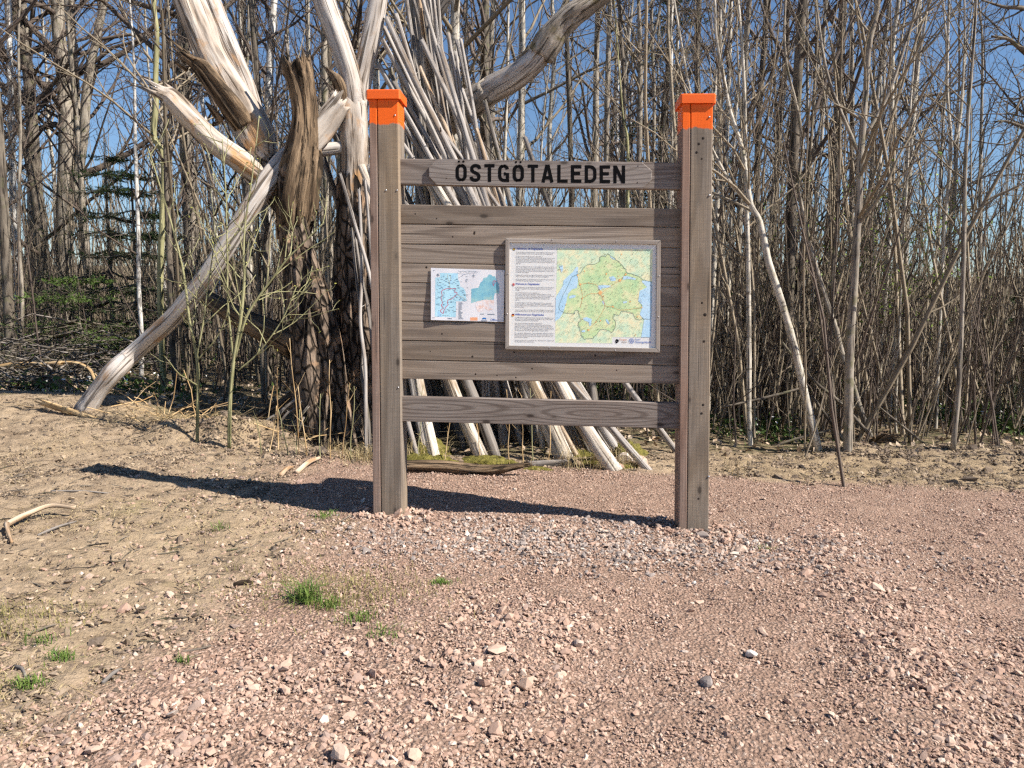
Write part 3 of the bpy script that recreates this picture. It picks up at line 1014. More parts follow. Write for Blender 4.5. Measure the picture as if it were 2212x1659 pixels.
# name sign with clipped ends, nailed to the upper rail
SG = OFFP - 0.0118
sgn = [(1634, 596), (2409, 609), (2446, 641), (2443, 675), (2412, 707), (1636, 692), (1607.5, 662), (1607.5, 627)]
sb = Buf()
F_ = np.array([B(u, v, SG) for u, v in sgn])
Bk = np.array([B(u, v, SG) + BN * 0.0115 for u, v in sgn])
cI = F_.mean(0)
In = F_ + (cI - F_) / np.linalg.norm(cI - F_, axis=1)[:, None] * 0.003
F2 = F_ + BN * 0.002
V = np.vstack([In, F2, Bk])
Q = [(l * 8 + (i + 1) % 8, l * 8 + i, (l + 1) * 8 + i, (l + 1) * 8 + (i + 1) % 8) for l in (0, 1) for i in range(8)]
T = [(0, i, i + 1) for i in range(1, 7)]
d = V - F_[7]
sb.add(V, Q, T, np.stack([d @ BE, 0.1 - d[:, 2], d @ BN], -1))
sign = part('name_sign', sb, M_SIGNW, board, label='grey wooden name sign with clipped ends and black carved letters')


def stroke(buf, pts, w, place, closed=False):
    """a flat line of width w through 2-D points, put in the scene by place(x, y)"""
    p = np.asarray(pts, float)
    if closed:
        prv, nxt = np.roll(p, 1, 0), np.roll(p, -1, 0)
    else:
        prv, nxt = np.vstack([2 * p[0] - p[1], p[:-1]]), np.vstack([p[1:], 2 * p[-1] - p[-2]])
    a = p - prv
    b = nxt - p
    a /= np.linalg.norm(a, axis=1, keepdims=True) + 1e-9
    b /= np.linalg.norm(b, axis=1, keepdims=True) + 1e-9
    na, nb = np.stack([-a[:, 1], a[:, 0]], 1), np.stack([-b[:, 1], b[:, 0]], 1)
    m = na + nb
    m /= np.linalg.norm(m, axis=1, keepdims=True) + 1e-9
    k = np.clip(1 / np.maximum((m * nb).sum(1), 0.45), 1, 2.2)[:, None]
    L, R_ = p + m * k * w / 2, p - m * k * w / 2
    n = len(p)
    V = np.array([place(*q) for q in L] + [place(*q) for q in R_])
    Q = [(i, n + i, n + (i + 1) % n, (i + 1) % n) for i in range(n if closed else n - 1)]
    buf.add(V, Q)


def arc(cx, cy, rx, ry, a0, a1, n=8):
    return [(cx + rx * math.cos(math.radians(t)), cy + ry * math.sin(math.radians(t))) for t in np.linspace(a0, a1, n)]


def rring(w, s):
    i = s / 2
    r = 0.24
    return (arc(w - i - r, 1 - i - r, r, r, 0, 90, 6) + arc(i + r, 1 - i - r, r, r, 90, 180, 6) + arc(i + r, i + r, r, r, 180, 270, 6) + arc(w - i - r, i + r, r, r, 270, 360, 6))


def glyph(ch, w, s):
    i = s / 2
    if ch == 'O':
        return [(rring(w, s), True)]
    if ch == 'S':
        q = np.array([(.96, .73), (.90, .86), (.72, .92), (.5, .935), (.28, .91), (.13, .82), (.12, .68), (.24, .575), (.5, .50), (.76, .425), (.88, .32), (.87, .18), (.72, .09), (.5, .065), (.28, .08), (.1, .14), (.04, .27)])
        q = smooth_path(q, 34)
        q[:, 0] = i * 0.6 + q[:, 0] * (w - s * 0.6)
        q[:, 1] = i + (q[:, 1] - .065) / .87 * (1 - s)
        return [(q, False)]
    if ch == 'T':
        return [([(0, 1 - i), (w, 1 - i)], False), ([(w / 2, 1 - s), (w / 2, 0)], False)]
    if ch == 'G':
        r = 0.24
        top = arc(w - i - r, 1 - i - r, r, r, 12, 90, 6) + arc(i + r, 1 - i - r, r, r, 90, 180, 6) + arc(i + r, i + r, r, r, 180, 270, 6) + [(w - i, i)]
        return [(top, False), ([(w - i, 0), (w - i, 0.52)], False), ([(w * .52, .46), (w - s, .46)], False)]
    if ch == 'A':
        return [([(i * .95, 0), (w / 2 - i * .25, 1)], False), ([(w - i * .95, 0), (w / 2 + i * .25, 1)], False), ([(w * .25, .27), (w * .75, .27)], False)]
    if ch == 'L':
        return [([(i, 1), (i, 0)], False), ([(s, i), (w, i)], False)]
    if ch == 'E':
        return [([(i, 1), (i, 0)], False), ([(s, 1 - i), (w, 1 - i)], False), ([(s, .53), (w * .88, .53)], False), ([(s, i), (w, i)], False)]
    if ch == 'D':
        r = 0.26
        return [([(i, 0), (i, 1)], False), ([(s, 1 - i)] + arc(w - i - r, 1 - i - r, r, r, 90, 0, 6) + arc(w - i - r, i + r, r, r, 0, -90, 6) + [(s, i)], False)]
    if ch == 'N':
        return [([(i, 0), (i, 1)], False), ([(w - i, 0), (w - i, 1)], False), ([(s * .62, 1 - .04), (w - s * .62, .04)], False)]


LET = [('O', 1708.5, 1750.6, 1), ('S', 1762, 1803.5, 0), ('T', 1816.5, 1855, 0), ('G', 1868, 1909.5, 0), ('O', 1922.5, 1965, 1), ('T', 1979, 2018, 0), ('A', 2030.5, 2076, 0),
       ('L', 2090, 2129, 0), ('E', 2141, 2180.6, 0), ('D', 2193, 2237, 0), ('E', 2249, 2288, 0), ('N', 2300, 2344.5, 0)]
for ch, x0, x1, dots in LET:
    lb = Buf()
    yt = 614 + (x0 - 1708) / 636 * 7
    yb = 681 + (x0 - 1708) / 636 * 6.5
    w = (x1 - x0) / (yb - yt)
    lay = [0]

    def place(x, y):
        return B(x0 + x / w * (x1 - x0), yb + (yt - yb) * y, SG - 0.0006 - 0.0001 * lay[0])
    for pts, closed in glyph(ch, w, 0.185):
        stroke(lb, pts, 0.185, place, closed)
        lay[0] += 1
    if dots:
        for fx in (0.30, 0.70):
            c_ = B(x0 + fx * (x1 - x0), yt - 8.5, SG - 0.0008)
            V = np.array(disc(c_, 0.0050, 10) + [c_])
            lb.add(V, None, [(10, i, (i + 1) % 10) for i in range(10)])
    part('letter', lb, M_BLACK, sign)
for (u, v) in ((1674, 669), (2393, 622), (2390, 685)):
    dome(B(u, v, SG), 0.0028, 0.001, M_NAIL, 'nail', sign)

# ------------------------------------------------------------------ framed map
OFF_F = OFFP - 0.0165
OFF_S = OFF_F + 0.0100
map_root = empty('framed_map', tuple(B(2186, 1312, OFFP)), 'large framed map and text panel in thin wooden frame on the planks', 'map panel')
OUT = [(1895.3, 894), (2478, 901), (2474.6, 1322), (1894.5, 1310.5)]
INN = [(1910.5, 908.8), (2463.2, 916), (2460.0, 1306.5), (1909.0, 1296)]
M_SHEET = plain('printed_white_sheet', (0.80, 0.80, 0.79), 0.35, 0.4)
for a, c, vert in ((0, 1, False), (1, 2, True), (2, 3, False), (3, 0, True)):
    o0, o1, i0, i1 = B(*OUT[a], OFF_F), B(*OUT[c], OFF_F), B(*INN[a], OFF_F), B(*INN[c], OFF_F)
    sh = (o1 - o0) / np.linalg.norm(o1 - o0) * 0.0006
    part('frame_rail', slab(o0 + sh, o1 - sh, i1 - sh, i0 + sh, 0.0163, 0.0012, vertical=False, seed=60 + a), M_FRAMEW, map_root)
for (u, v) in ((2070, 900), (2312, 905), (2471, 1035), (2469.5, 1188), (2307, 1314), (2061, 1305), (1904, 1027), (1901.5, 1178)):
    dome(B(u, v, OFF_F), 0.0032, 0.0018, M_STEEL, 'screw', map_root)


def poly(buf, pts3, flip=False):
    from mathutils.geometry import tessellate_polygon
    v = [Vector(p) for p in pts3]
    T = [tuple(reversed(t)) if flip else tuple(t) for t in tessellate_polygon([v])]
    buf.add(np.array(pts3), None, T)


shb = slab(B(*INN[0], OFF_S) + np.array((-.004, 0, .004)), B(*INN[1], OFF_S) + np.array((.004, 0, .004)), B(*INN[2], OFF_S) + np.array((.004, 0, -.004)), B(*INN[3], OFF_S) + np.array((-.004, 0, -.004)), 0.004, 0)
sheet = part('printed_panel', shb, M_SHEET, map_root, label='white panel with blue headings, text and green map')


def mp(x, y, layer):
    """crop coordinates of the map part -> board"""
    return B(2080 + x / 3.607, 880 + y / 3.607, OFF_S - 0.00025 * layer)


def print_mat(name, stops, scale, scale2=0):
    m = Mat(name)
    tc = m.new('ShaderNodeTexCoord').outputs['Object']
    n = m.noise(tc, scale, 4, 0.6)
    c = m.ramp(n, stops)
    m.b.inputs['Specular IOR Level'].default_value = 0.4
    return m.done(c, 0.35)


M_LAND = print_mat('map_land', [(0.3, rgb(196, 226, 200)), (0.45, rgb(216, 236, 202)), (0.58, rgb(238, 238, 200)), (0.72, rgb(246, 232, 190))], 26)
M_REGION = print_mat('map_region', [(0.3, rgb(186, 222, 172)), (0.48, rgb(208, 230, 176)), (0.60, rgb(228, 234, 186)), (0.75, rgb(244, 228, 182))], 22)
M_LAKE = print_mat('map_lake', [(0.3, rgb(170, 214, 244)), (0.6, rgb(200, 230, 250))], 12)
M_BORDER = plain('map_border', rgb(120, 140, 130), 0.4)
M_TOWN = plain('map_town', rgb(245, 190, 130), 0.4)
M_NAMES = plain('map_names', rgb(110, 118, 104), 0.4)
M_TEXT = plain('body_text', rgb(95, 98, 112), 0.4)
M_HEAD = plain('heading_blue', rgb(42, 74, 170), 0.4)
REG = [(300, 540), (235, 570), (165, 720), (100, 860), (55, 980), (70, 1025), (120, 1052), (210, 1062), (265, 1072), (275, 1035), (318, 1020), (335, 1080), (360, 1160), (325, 1180), (318, 1230), (345, 1270), (360, 1360), (395, 1410), (450, 1408), (520, 1408), (525, 1380), (575, 1350), (610, 1285), (690, 1285), (770, 1325), (815, 1270), (825, 1180), (790, 1130), (800, 1075), (870, 1090), (905, 1035), (985, 1045), (1060, 1060), (1095, 1140), (1155, 1155), (1190, 1135), (1300, 1145), (1310, 640), (1255, 625), (1200, 610), (1130, 560), (985, 520), (970, 470), (920, 420), (850, 350), (800, 310), (745, 280), (720, 250), (690, 300), (640, 285), (605, 310), (610, 350), (590, 375), (540, 400), (490, 400), (450, 400), (400, 435), (370, 490), (340, 525)]
REGN = []
for i_, q_ in enumerate(REG):
    q2 = REG[(i_ + 1) % len(REG)]
    for t_ in (0, 0.33, 0.66):
        REGN.append((q_[0] + (q2[0] - q_[0]) * t_ + (rng.normal(0, 4) if t_ else 0), q_[1] + (q2[1] - q_[1]) * t_ + (rng.normal(0, 4) if t_ else 0)))
mapb = Buf()
poly(mapb, [mp(x, y, 1) for x, y in [(35, 184), (1320, 197), (1328, 205), (1302, 1380), (1296, 1390), (780, 1384), (776, 1470), (5, 1461)]])
land = part('map_print', mapb, M_LAND, sheet)
b_ = Buf()
poly(b_, [mp(x, y, 2) for x, y in REGN])
part('region_print', b_, M_REGION, sheet)
LAKES = [[(290, 435), (320, 440), (310, 540), (315, 650), (300, 720), (235, 740), (180, 800), (160, 900), (120, 1040), (70, 1130), (6, 1172), (16, 850), (110, 690), (120, 620), (170, 570), (250, 500)],
         [(1180, 620), (1245, 622), (1322, 640), (1303, 1388), (1170, 1388), (1210, 1150), (1150, 1080), (1190, 960), (1130, 900), (1150, 760), (1250, 710), (1180, 640)],
         [(735, 575), (790, 560), (830, 590), (820, 625), (760, 625)], [(580, 690), (660, 680), (765, 690), (750, 712), (650, 722), (620, 750), (590, 735)],
         [(915, 565), (980, 560), (1100, 590), (1090, 610), (990, 600), (930, 610)], [(190, 835), (250, 815), (288, 825), (270, 850), (200, 865)],
         [(370, 1130), (430, 1115), (500, 1140), (495, 1220), (475, 1240), (455, 1180), (400, 1160)], [(690, 1140), (715, 1150), (745, 1205), (730, 1215), (700, 1180)],
         [(360, 1300), (395, 1288), (420, 1300), (405, 1322), (370, 1318)], [(640, 905), (665, 890), (682, 925), (660, 950)], [(60, 425), (110, 415), (115, 480), (90, 512), (75, 460)],
         [(920, 905), (975, 900), (980, 920), (930, 930)], [(745, 285), (800, 318), (830, 335), (800, 335), (760, 310)]]
for k, L_ in enumerate(LAKES):
    b_ = Buf()
    poly(b_, [mp(x, y, 3 + 0.05 * k) for x, y in L_])
    part('lake_print', b_, M_LAKE, sheet)
b_ = Buf()
stroke(b_, REGN, 5.0, lambda x, y: mp(x, y, 4), True)
part('border_print', b_, M_BORDER, sheet)
b_ = Buf()
for k, (x, y, r) in enumerate([(620, 790, 34), (880, 615, 24), (345, 672, 18), (375, 862, 14), (308, 550, 14), (405, 492, 10), (700, 532, 14), (960, 535, 18), (510, 462, 9), (790, 975, 16), (1020, 905, 12), (1180, 985, 10), (350, 975, 9), (155, 945, 9), (455, 1290, 18), (620, 1165, 14), (560, 1180, 10), (380, 1140, 9), (1120, 1110, 12), (1095, 1360, 10), (905, 265, 10), (660, 830, 14), (860, 560, 9), (460, 650, 8)]):
    q = [(x + r * rng.uniform(0.5, 1.1) * math.cos(t), y + r * rng.uniform(0.5, 1.1) * math.sin(t)) for t in np.arange(9) * 2 * np.pi / 9]
    poly(b_, [mp(a, c, 5 + 0.02 * k) for a, c in q])
part('town_print', b_, M_TOWN, sheet)
b_ = Buf()
M_ROAD = plain('map_road', rgb(232, 176, 120), 0.4)
for k, q in enumerate([[(375, 862), (480, 800), (620, 790), (750, 700), (880, 615), (960, 535)], [(345, 672), (460, 655), (580, 690), (620, 790), (680, 930), (660, 1020), (600, 1120), (540, 1200), (450, 1300)], [(308, 550), (370, 780), (375, 862), (350, 975)], [(620, 790), (640, 850), (690, 960), (790, 975), (900, 1020), (1180, 985)]]):
    stroke(b_, smooth_path(np.array(q, float), 26), 4, lambda x, y: mp(x, y, 4.6 + 0.05 * k))
part('road_print', b_, M_ROAD, sheet)
b_ = Buf()
for k in range(1150):
    x, y = rng.uniform(20, 1290), rng.uniform(205, 1440)
    if (x > 760 and y > 1365) or (x < 300 and 500 < y < 1000 and rng.uniform() < 0.85) or (x > 1180 and 640 < y and rng.uniform() < 0.6):
        continue
    w_, h_ = rng.uniform(7, 20), rng.uniform(2.2, 4)
    lay = 6 + 0.3 * (k % 5)
    b_.add([mp(x, y, lay), mp(x + w_, y + .5, lay), mp(x + w_, y + h_ + .5, lay), mp(x, y + h_, lay)], [(0, 1, 2, 3)])
part('place_names', b_, M_NAMES, sheet)


def text(body, u0, v0, width_px, xh_px, mat, parent, off, name='lettering', spacing=1.0, place=None, bold=0.0):
    """flat lettering: first baseline at photograph pixel (u0, v0), widest line width_px wide, size from letter height"""
    cu = bpy.data.curves.new(name, 'FONT')
    cu.body = body
    cu.size = 1.0
    cu.space_line = spacing
    cu.resolution_u = 2
    cu.offset = bold
    cu.materials.append(mat)
    o = bpy.data.objects.new(name, cu)
    sc.collection.objects.link(o)
    TEXTS.append((o, u0, v0, width_px, xh_px, off, parent))
    return o


TEXTS = []
bo = OFF_S - 0.0008
LS = 5.34
text('Välkommen till Östgötaleden', 1935.7, 935.5, 101.5, 7.0, M_HEAD, sheet, bo, bold=0.018)
text('Welcome to Östgötaleden', 1933.5, 1067.3, 90, 7.0, M_HEAD, sheet, bo, bold=0.018)
text('Willkommen zum Östgötaleden', 1931.5, 1182.3, 108.5, 7.0, M_HEAD, sheet, bo, bold=0.018)
PARAS = [
    (1935, 947.4, 'En 140 mil lång vandringsled med fantastiska möjligheter till varierad natur-\noch kulturupplevelse. Sträckorna har olika karaktär och svårighetsgrad.'),
    (1935, 962.5, 'Du hittar ledbeskrivningar på www.ostgotaleden.se.\nHär finns det även en digital karta med information om alla sträckor så du\nkan planera din vandring i förväg. Kartan finns i Google-maps så att du\nkan uppdatera din position. Östgötaledens alla sträckor är markerade med\norange färg i naturen vilket gör att det är lätt att följa. All vandring sker på\negen risk.'),
    (1934.5, 1001, 'Glöm inte att Allemansrätten är en unik möjlighet för alla att röra sig fritt i\nnaturen. Men vi behöver också ta ansvar för natur och djurliv och visa hän-\nsyn mot markägare och andra besökare. Du har ansvar för att ta reda på\nvad Allemansrätten innebär. Kom ihåg att inte skräpa ner i naturen och att\nta med ditt skräp tillbaka.'),
    (1933.7, 1032.8, 'Östgötaleden samordnas av Region Östergötland i samarbete med länets\ntretton kommuner. Skötseln sköts av det lokala föreningslivet.'),
    (1933.5, 1048.5, 'Har du idéer, synpunkter eller information är det enklast att skicka ett e-post-\nmeddelande till ostgotaleden@regionostergotland.se.'),
    (1933, 1078.5, 'A 1400 kilometer long trail with great opportunities for a diversified nature\nand cultural experience. The trails have different character and level of\ndifficulty.'),
    (1932.7, 1099, 'You can find information on www.ostgotaleden.se.\nThere is also a digital map with information in Swedish, English and German\nabout all trails so you can plan your hiking in advance. The map is in Google-maps\nso you can update your location. Östgötaleden all trails are marked with\norange color in nature which makes it easy to follow. All hiking is at your\nown risk.'),
    (1932, 1136.5, 'The Swedish Right of Public Access (Allemansrätten) is a unique oppor-\ntunity for everyone to move freely in nature. But we also need to take\nresponsibility for nature and wildlife and show consideration to landowners\nand other visitors.'),
    (1931.6, 1163.3, 'You are responsible for finding out what the Right of Public Access\n(Allemansrätten) means for example to not leave your trash behind.'),
    (1931, 1192, 'Ein 1400 Kilometer lange Wanderwege mit fantastische Möglichkeiten, ver-\nschiedene Natur und Kulturerlebnisse zu entdecken. Die Strecken haben\nverschiedene Charaktere und Schwierigkeiten.'),
    (1930.6, 1213.6, 'Mehr Information finden Sie auf www.ostgotaleden.se\nDa finden Sie auch eine digitale Karte mit Information auch auf Deutsch\nwegen alle strecken, so dass Sie die Wanderung im Voraus planen können.\nDie Karte gibt es im google-maps so dass Sie Ihre Position aufsehen können.\nAlle strecken sind mit Orange Farbe im Natur markiert, so macht es einfach\nden Weg zu finden. Alle Wanderungen erfolgen auf eigene Gefahr.'),
    (1930.2, 1250.3, 'Die schwedische - Allemansrätt - ist eine Möglichkeit und Recht auf öffent-\nlichen Zugang in die Natur zu haben. Aber wir müssen auch Verantwortung\nfür Natur und Tierleben haben und Rücksicht gegen den Landbesitzer und\nanders Besucher nehmen.'),
    (1930, 1277.4, 'Sie haben den Antwort herauszufinden was - Allemansrätten - bedeutet und\nz.B.s kein Müll im Natur hinter lassen.')]
for u0, v0, body in PARAS:
    text(body, u0, v0, 146 if not body.startswith('Du hittar') else 146, LS, M_TEXT, sheet, bo)
M_BLUE = plain('logo_blue', rgb(70, 110, 190), 0.4)
M_GREYT = plain('logo_grey', rgb(150, 140, 130), 0.4)
text('Östgöta', 2323, 1276.5, 27.5, 7, plain('logo_orange', rgb(214, 140, 96), 0.4), sheet, bo)
text('leden', 2331, 1286, 19.5, 7, M_GREYT, sheet, bo)
text('Region', 2381, 1275, 22, 6, M_BLUE, sheet, bo)
text('Östergötland', 2380.5, 1286, 59, 8, M_BLUE, sheet, bo, bold=0.008)
# emblems
b_ = Buf()
q = lambda x, y: B(2200 + x / 7.373, 1240 + y / 7.373, bo)
poly(b_, [q(*p) for p in ((795, 285), (800, 255), (820, 238), (835, 228), (850, 238), (880, 250), (892, 270), (888, 286))])
poly(b_, [q(*p) for p in ((782, 295), (892, 296), (888, 312), (862, 320), (850, 335), (828, 350), (808, 345), (805, 318), (785, 310))])
part('emblem', b_, M_BLACK, sheet)
b_ = Buf()
stroke(b_, arc(1240, 283, 66, 66, 0, 345, 24), 10, lambda x, y: q(x, y), True)
for t in range(6):
    a_ = math.radians(t * 60)
    stroke(b_, [(1240 + 10 * math.cos(a_), 283 + 10 * math.sin(a_)), (1240 + 58 * math.cos(a_), 283 + 58 * math.sin(a_))], 12, lambda x, y: q(x, y) - BN * 0.0001)
part('emblem', b_, M_BLUE, sheet)


def flag(cu_, cv_, pieces):
    r_ = 5.2
    for k, (mat, shape) in enumerate(pieces):
        fb = Buf()
        if shape is None:
            pts = [(cu_ + r_ * math.cos(t), cv_ + r_ * math.sin(t)) for t in np.arange(18) * 2 * np.pi / 18]
        else:
            pts = [(cu_ + r_ * x, cv_ + r_ * y) for x, y in shape]
        poly(fb, [B(x, y, bo - 0.0003 * k) for x, y in pts])
        part('flag_print', fb, mat, sheet)


def band(y0, y1):
    x0, x1 = math.sqrt(1 - y0 * y0), math.sqrt(max(0, 1 - y1 * y1))
    return [(-x0, y0), (x0, y0), (x1, y1), (-x1, y1)]


FB, FY, FR, FW, FK = plain('flag_blue', rgb(40, 60, 110), .4), plain('flag_yellow', rgb(240, 200, 60), .4), plain('flag_red', rgb(215, 50, 60), .4), M_SHEET, M_BLACK
flag(1927.5, 934.5, [(FB, None), (FY, [(-.35, -.93), (-.05, -.99), (-.05, .99), (-.35, .93)]), (FY, [(-.98, -.15), (.98, -.15), (.98, .15), (-.98, .15)])])
flag(1925.5, 1067, [(FR, None), (FW, [(-.9, -.3), (.9, -.3), (.9, .3), (-.9, .3)]), (FW, [(-.3, -.9), (.3, -.9), (.3, .9), (-.3, .9)]), (FR, [(-.98, -.15), (.98, -.15), (.98, .15), (-.98, .15)]), (FR, [(-.15, -.98), (.15, -.98), (.15, .98), (-.15, .98)])])
flag(1923.7, 1181.5, [(FR, None), (FK, arc(0, 0, 1, 1, 200, 340, 10)), (FY, arc(0, 0, 1, 1, 20, 160, 10))])

# ------------------------------------------------------------------ laminated sheet
SH = [(1616, 1004.6), (1892, 1013.2), (1889, 1207.5), (1616, 1199.8)]
sh_root = empty('laminated_map', tuple(B(1754, 1204, OFFP)), 'small laminated trail map stapled to the planks beside the frame', 'map sheet')


def sheet_pt(s, t, layer=0.0):
    top = lerp(SH[0], SH[1], s)
    bot = lerp(SH[3], SH[2], s)
    u, v = lerp(top, bot, t)
    lift = 0.0016 + 0.0085 * (1 - s) ** 2 * (0.4 + 0.6 * t) + 0.0022 * math.sin(s * 7.0 + 1.5 * t) ** 2
    return B(u, v, OFFP - lift - 0.00022 * layer)


def st3(x, y):
    """crop coordinates of the laminated sheet -> (s, t)"""
    u, v = 1580 + x / 6.506, 960 + y / 6.506
    s = (u - 1616) / 275.0
    vt = 1004.6 + 8.6 * s
    return s, (v - vt) / (195.2 - 0.9 * s)


def clip_poly(p, axis_, lo, hi):
    def cut(pts, val, keep_greater):
        out = []
        for i in range(len(pts)):
            a, b2 = pts[i], pts[(i + 1) % len(pts)]
            ia = (a[axis_] >= val) == keep_greater
            ib = (b2[axis_] >= val) == keep_greater
            if ia:
                out.append(a)
            if ia != ib:
                t = (val - a[axis_]) / (b2[axis_] - a[axis_])
                out.append((a[0] + (b2[0] - a[0]) * t, a[1] + (b2[1] - a[1]) * t))
        return out
    p = cut(p, lo, True)
    return cut(p, hi, False) if len(p) > 2 else []


def sheet_poly(buf, pts, layer):
    st_ = [st3(*p) for p in pts]
    n = 20
    for k in range(n):
        c = clip_poly(st_, 0, k / n, (k + 1) / n)
        if len(c) > 2:
            for h in range(6):
                d = clip_poly(c, 1, h / 6, (h + 1) / 6)
                if len(d) > 2:
                    poly(buf, [sheet_pt(s, t, layer) for s, t in d])


b_ = Buf()
n_, m_ = 24, 12
V = np.array([[sheet_pt(i / n_, j / m_) for i in range(n_ + 1)] for j in range(m_ + 1)])
Q = [(j * (n_ + 1) + i, (j + 1) * (n_ + 1) + i, (j + 1) * (n_ + 1) + i + 1, j * (n_ + 1) + i + 1) for j in range(m_) for i in range(n_)]
b_.add(V, Q)
b_.add(V.reshape(-1, 3) + BN * 0.0006, [q_[::-1] for q_ in Q])
M_LAM = plain('laminated_paper', (0.78, 0.78, 0.83), 0.18, 0.5)
paper = part('paper', b_, M_LAM, sh_root, True)
M_SB = print_mat('sheet_blue', [(0.3, rgb(160, 212, 236)), (0.55, rgb(184, 226, 242)), (0.72, rgb(150, 200, 238))], 20)
M_ST = print_mat('sheet_teal', [(0.3, rgb(112, 176, 204)), (0.55, rgb(140, 196, 210)), (0.72, rgb(180, 208, 198))], 26)
M_SP = print_mat('sheet_pale', [(0.35, rgb(222, 226, 240)), (0.5, rgb(236, 226, 226)), (0.68, rgb(225, 190, 180))], 40)
M_RED = plain('route_red', rgb(196, 70, 96), 0.4)
M_GRT = plain('sheet_text', rgb(104, 122, 140), 0.4)
b_ = Buf()
sheet_poly(b_, [(455, 415), (890, 420), (890, 560), (935, 640), (945, 740), (1040, 790), (1080, 870), (1095, 1000), (1110, 1105), (850, 1105), (845, 1490), (335, 1480), (345, 525), (455, 520)], 1)
part('map_print', b_, M_SB, paper)
b_ = Buf()
sheet_poly(b_, [(1220, 800), (1290, 790), (1400, 770), (1440, 650), (1490, 610), (1520, 530), (1600, 520), (1640, 450), (1700, 455), (1740, 500), (1790, 485), (1830, 580), (1890, 700), (1910, 800), (1890, 930), (1800, 900), (1770, 1000), (1780, 1060), (1700, 1080), (1560, 1060), (1350, 1110), (1220, 1150)], 1)
part('map_print', b_, M_ST, paper)
b_ = Buf()
sheet_poly(b_, [(1355, 1112), (1560, 1064), (1780, 1064), (1790, 1290), (1640, 1340), (1580, 1290), (1480, 1360), (1390, 1370), (1320, 1200)], 1)
part('map_print', b_, M_SP, paper)
b_ = Buf()
RT = [(690, 785), (730, 800), (830, 795), (815, 885), (870, 890), (870, 930), (800, 1000), (740, 1050), (650, 1075), (635, 1130), (660, 1190), (600, 1240), (580, 1290), (545, 1340), (545, 1395), (525, 1400), (475, 1360), (470, 1320), (535, 1280), (535, 1250), (490, 1220), (490, 1190), (520, 1150), (500, 1080), (480, 1030), (510, 960), (490, 860), (530, 830), (600, 800)]
stroke(b_, RT, 13, lambda x, y: sheet_pt(*st3(x, y), 2.2), True)
stroke(b_, [(1750, 620), (1790, 600), (1815, 620), (1780, 665), (1760, 720), (1745, 690)], 11, lambda x, y: sheet_pt(*st3(x, y), 2.2), True)
part('route_print', b_, M_RED, paper)
b_ = Buf()
for q in ([(640, 450), (650, 560), (680, 640), (700, 780)], [(700, 470), (720, 560), (680, 640)], [(870, 940), (940, 980), (1020, 1010), (1090, 1070)]):
    stroke(b_, q, 7, lambda x, y: sheet_pt(*st3(x, y), 2.0))
part('route_print', b_, plain('route_tan', rgb(205, 195, 150), .4), paper)
b_ = Buf()
for k in range(170):
    x, y = rng.uniform(350, 1130), rng.uniform(440, 1480)
    if x > 850 and y > 1100:
        continue
    w_ = rng.uniform(28, 60)
    f_ = lambda a, c: sheet_pt(*st3(a, c), 2.6 + 0.2 * (k % 4))
    b_.add([f_(x, y), f_(x + w_, y), f_(x + w_, y + 7), f_(x, y + 7)], [(0, 1, 2, 3)])
for y in list(range(1135, 1550, 26)):
    w_ = rng.uniform(50, 130)
    f_ = lambda a, c: sheet_pt(*st3(a, c), 2.6)
    b_.add([f_(910, y), f_(910 + w_, y), f_(910 + w_, y + 9), f_(910, y + 9)], [(0, 1, 2, 3)])
for (x, y, w_) in ((1440, 1408, 100), (1620, 1415, 180), (640, 1518, 110), (1465, 1570, 150)):
    b_.add([f_(x, y), f_(x + w_, y), f_(x + w_, y + 13), f_(x, y + 13)], [(0, 1, 2, 3)])
for cx_, cy_ in ((405, 465), (1272, 480)):
    stroke(b_, [(cx_ - 40, cy_), (cx_ + 40, cy_)], 10, lambda x, y: sheet_pt(*st3(x, y), 3.6))
    stroke(b_, [(cx_, cy_ - 45), (cx_, cy_ + 45)], 10, lambda x, y: sheet_pt(*st3(x, y), 3.8))
part('place_names', b_, M_GRT, paper)
b_ = Buf()
sheet_poly(b_, [(1198, 1497), (1380, 1497), (1380, 1575), (1198, 1575)], 1)
part('logo_print', b_, plain('logo_tan', rgb(236, 170, 130), .4), paper)
b_ = Buf()
sheet_poly(b_, [(1482, 1535), (1500, 1515), (1540, 1498), (1580, 1512), (1602, 1535), (1575, 1552), (1540, 1540), (1508, 1552)], 1)
part('logo_print', b_, plain('logo_fan_blue', rgb(60, 120, 190), .4), paper)
b_ = Buf()
stroke(b_, arc(1722, 1552, 22, 22, 0, 340, 16), 8, lambda x, y: sheet_pt(*st3(x, y), 1.5), True)
for (x, y, w_) in ((1752, 1535, 50), (1752, 1556, 130)):
    b_.add([f_(x, y), f_(x + w_, y), f_(x + w_, y + 14), f_(x, y + 14)], [(0, 1, 2, 3)])
part('logo_print', b_, M_BLUE, paper)
text('Östgötaleden, Tjällmoskogarna', 1717, 1020.5, 75, 6, M_GRT, paper, OFFP - 0.006)
for x, y, a_ in ((310, 350, 25), (1985, 382, -20), (300, 1500, 0), (1955, 1560, -40)):
    b_ = Buf()
    ca, sa = math.cos(math.radians(a_)), math.sin(math.radians(a_))
    p0, p1 = sheet_pt(*st3(x - 28 * ca, y + 28 * sa), 1), sheet_pt(*st3(x + 28 * ca, y - 28 * sa), 1)
    Vt, Qt, gt = batch_tubes([[p0, (p0 + p1) / 2 - BN * 0.0008, p1]], [[.0006, .0006, .0006]], 5)
    b_.add(Vt, Qt, None, gt)
    part('staple', b_, M_STEEL, sh_root)

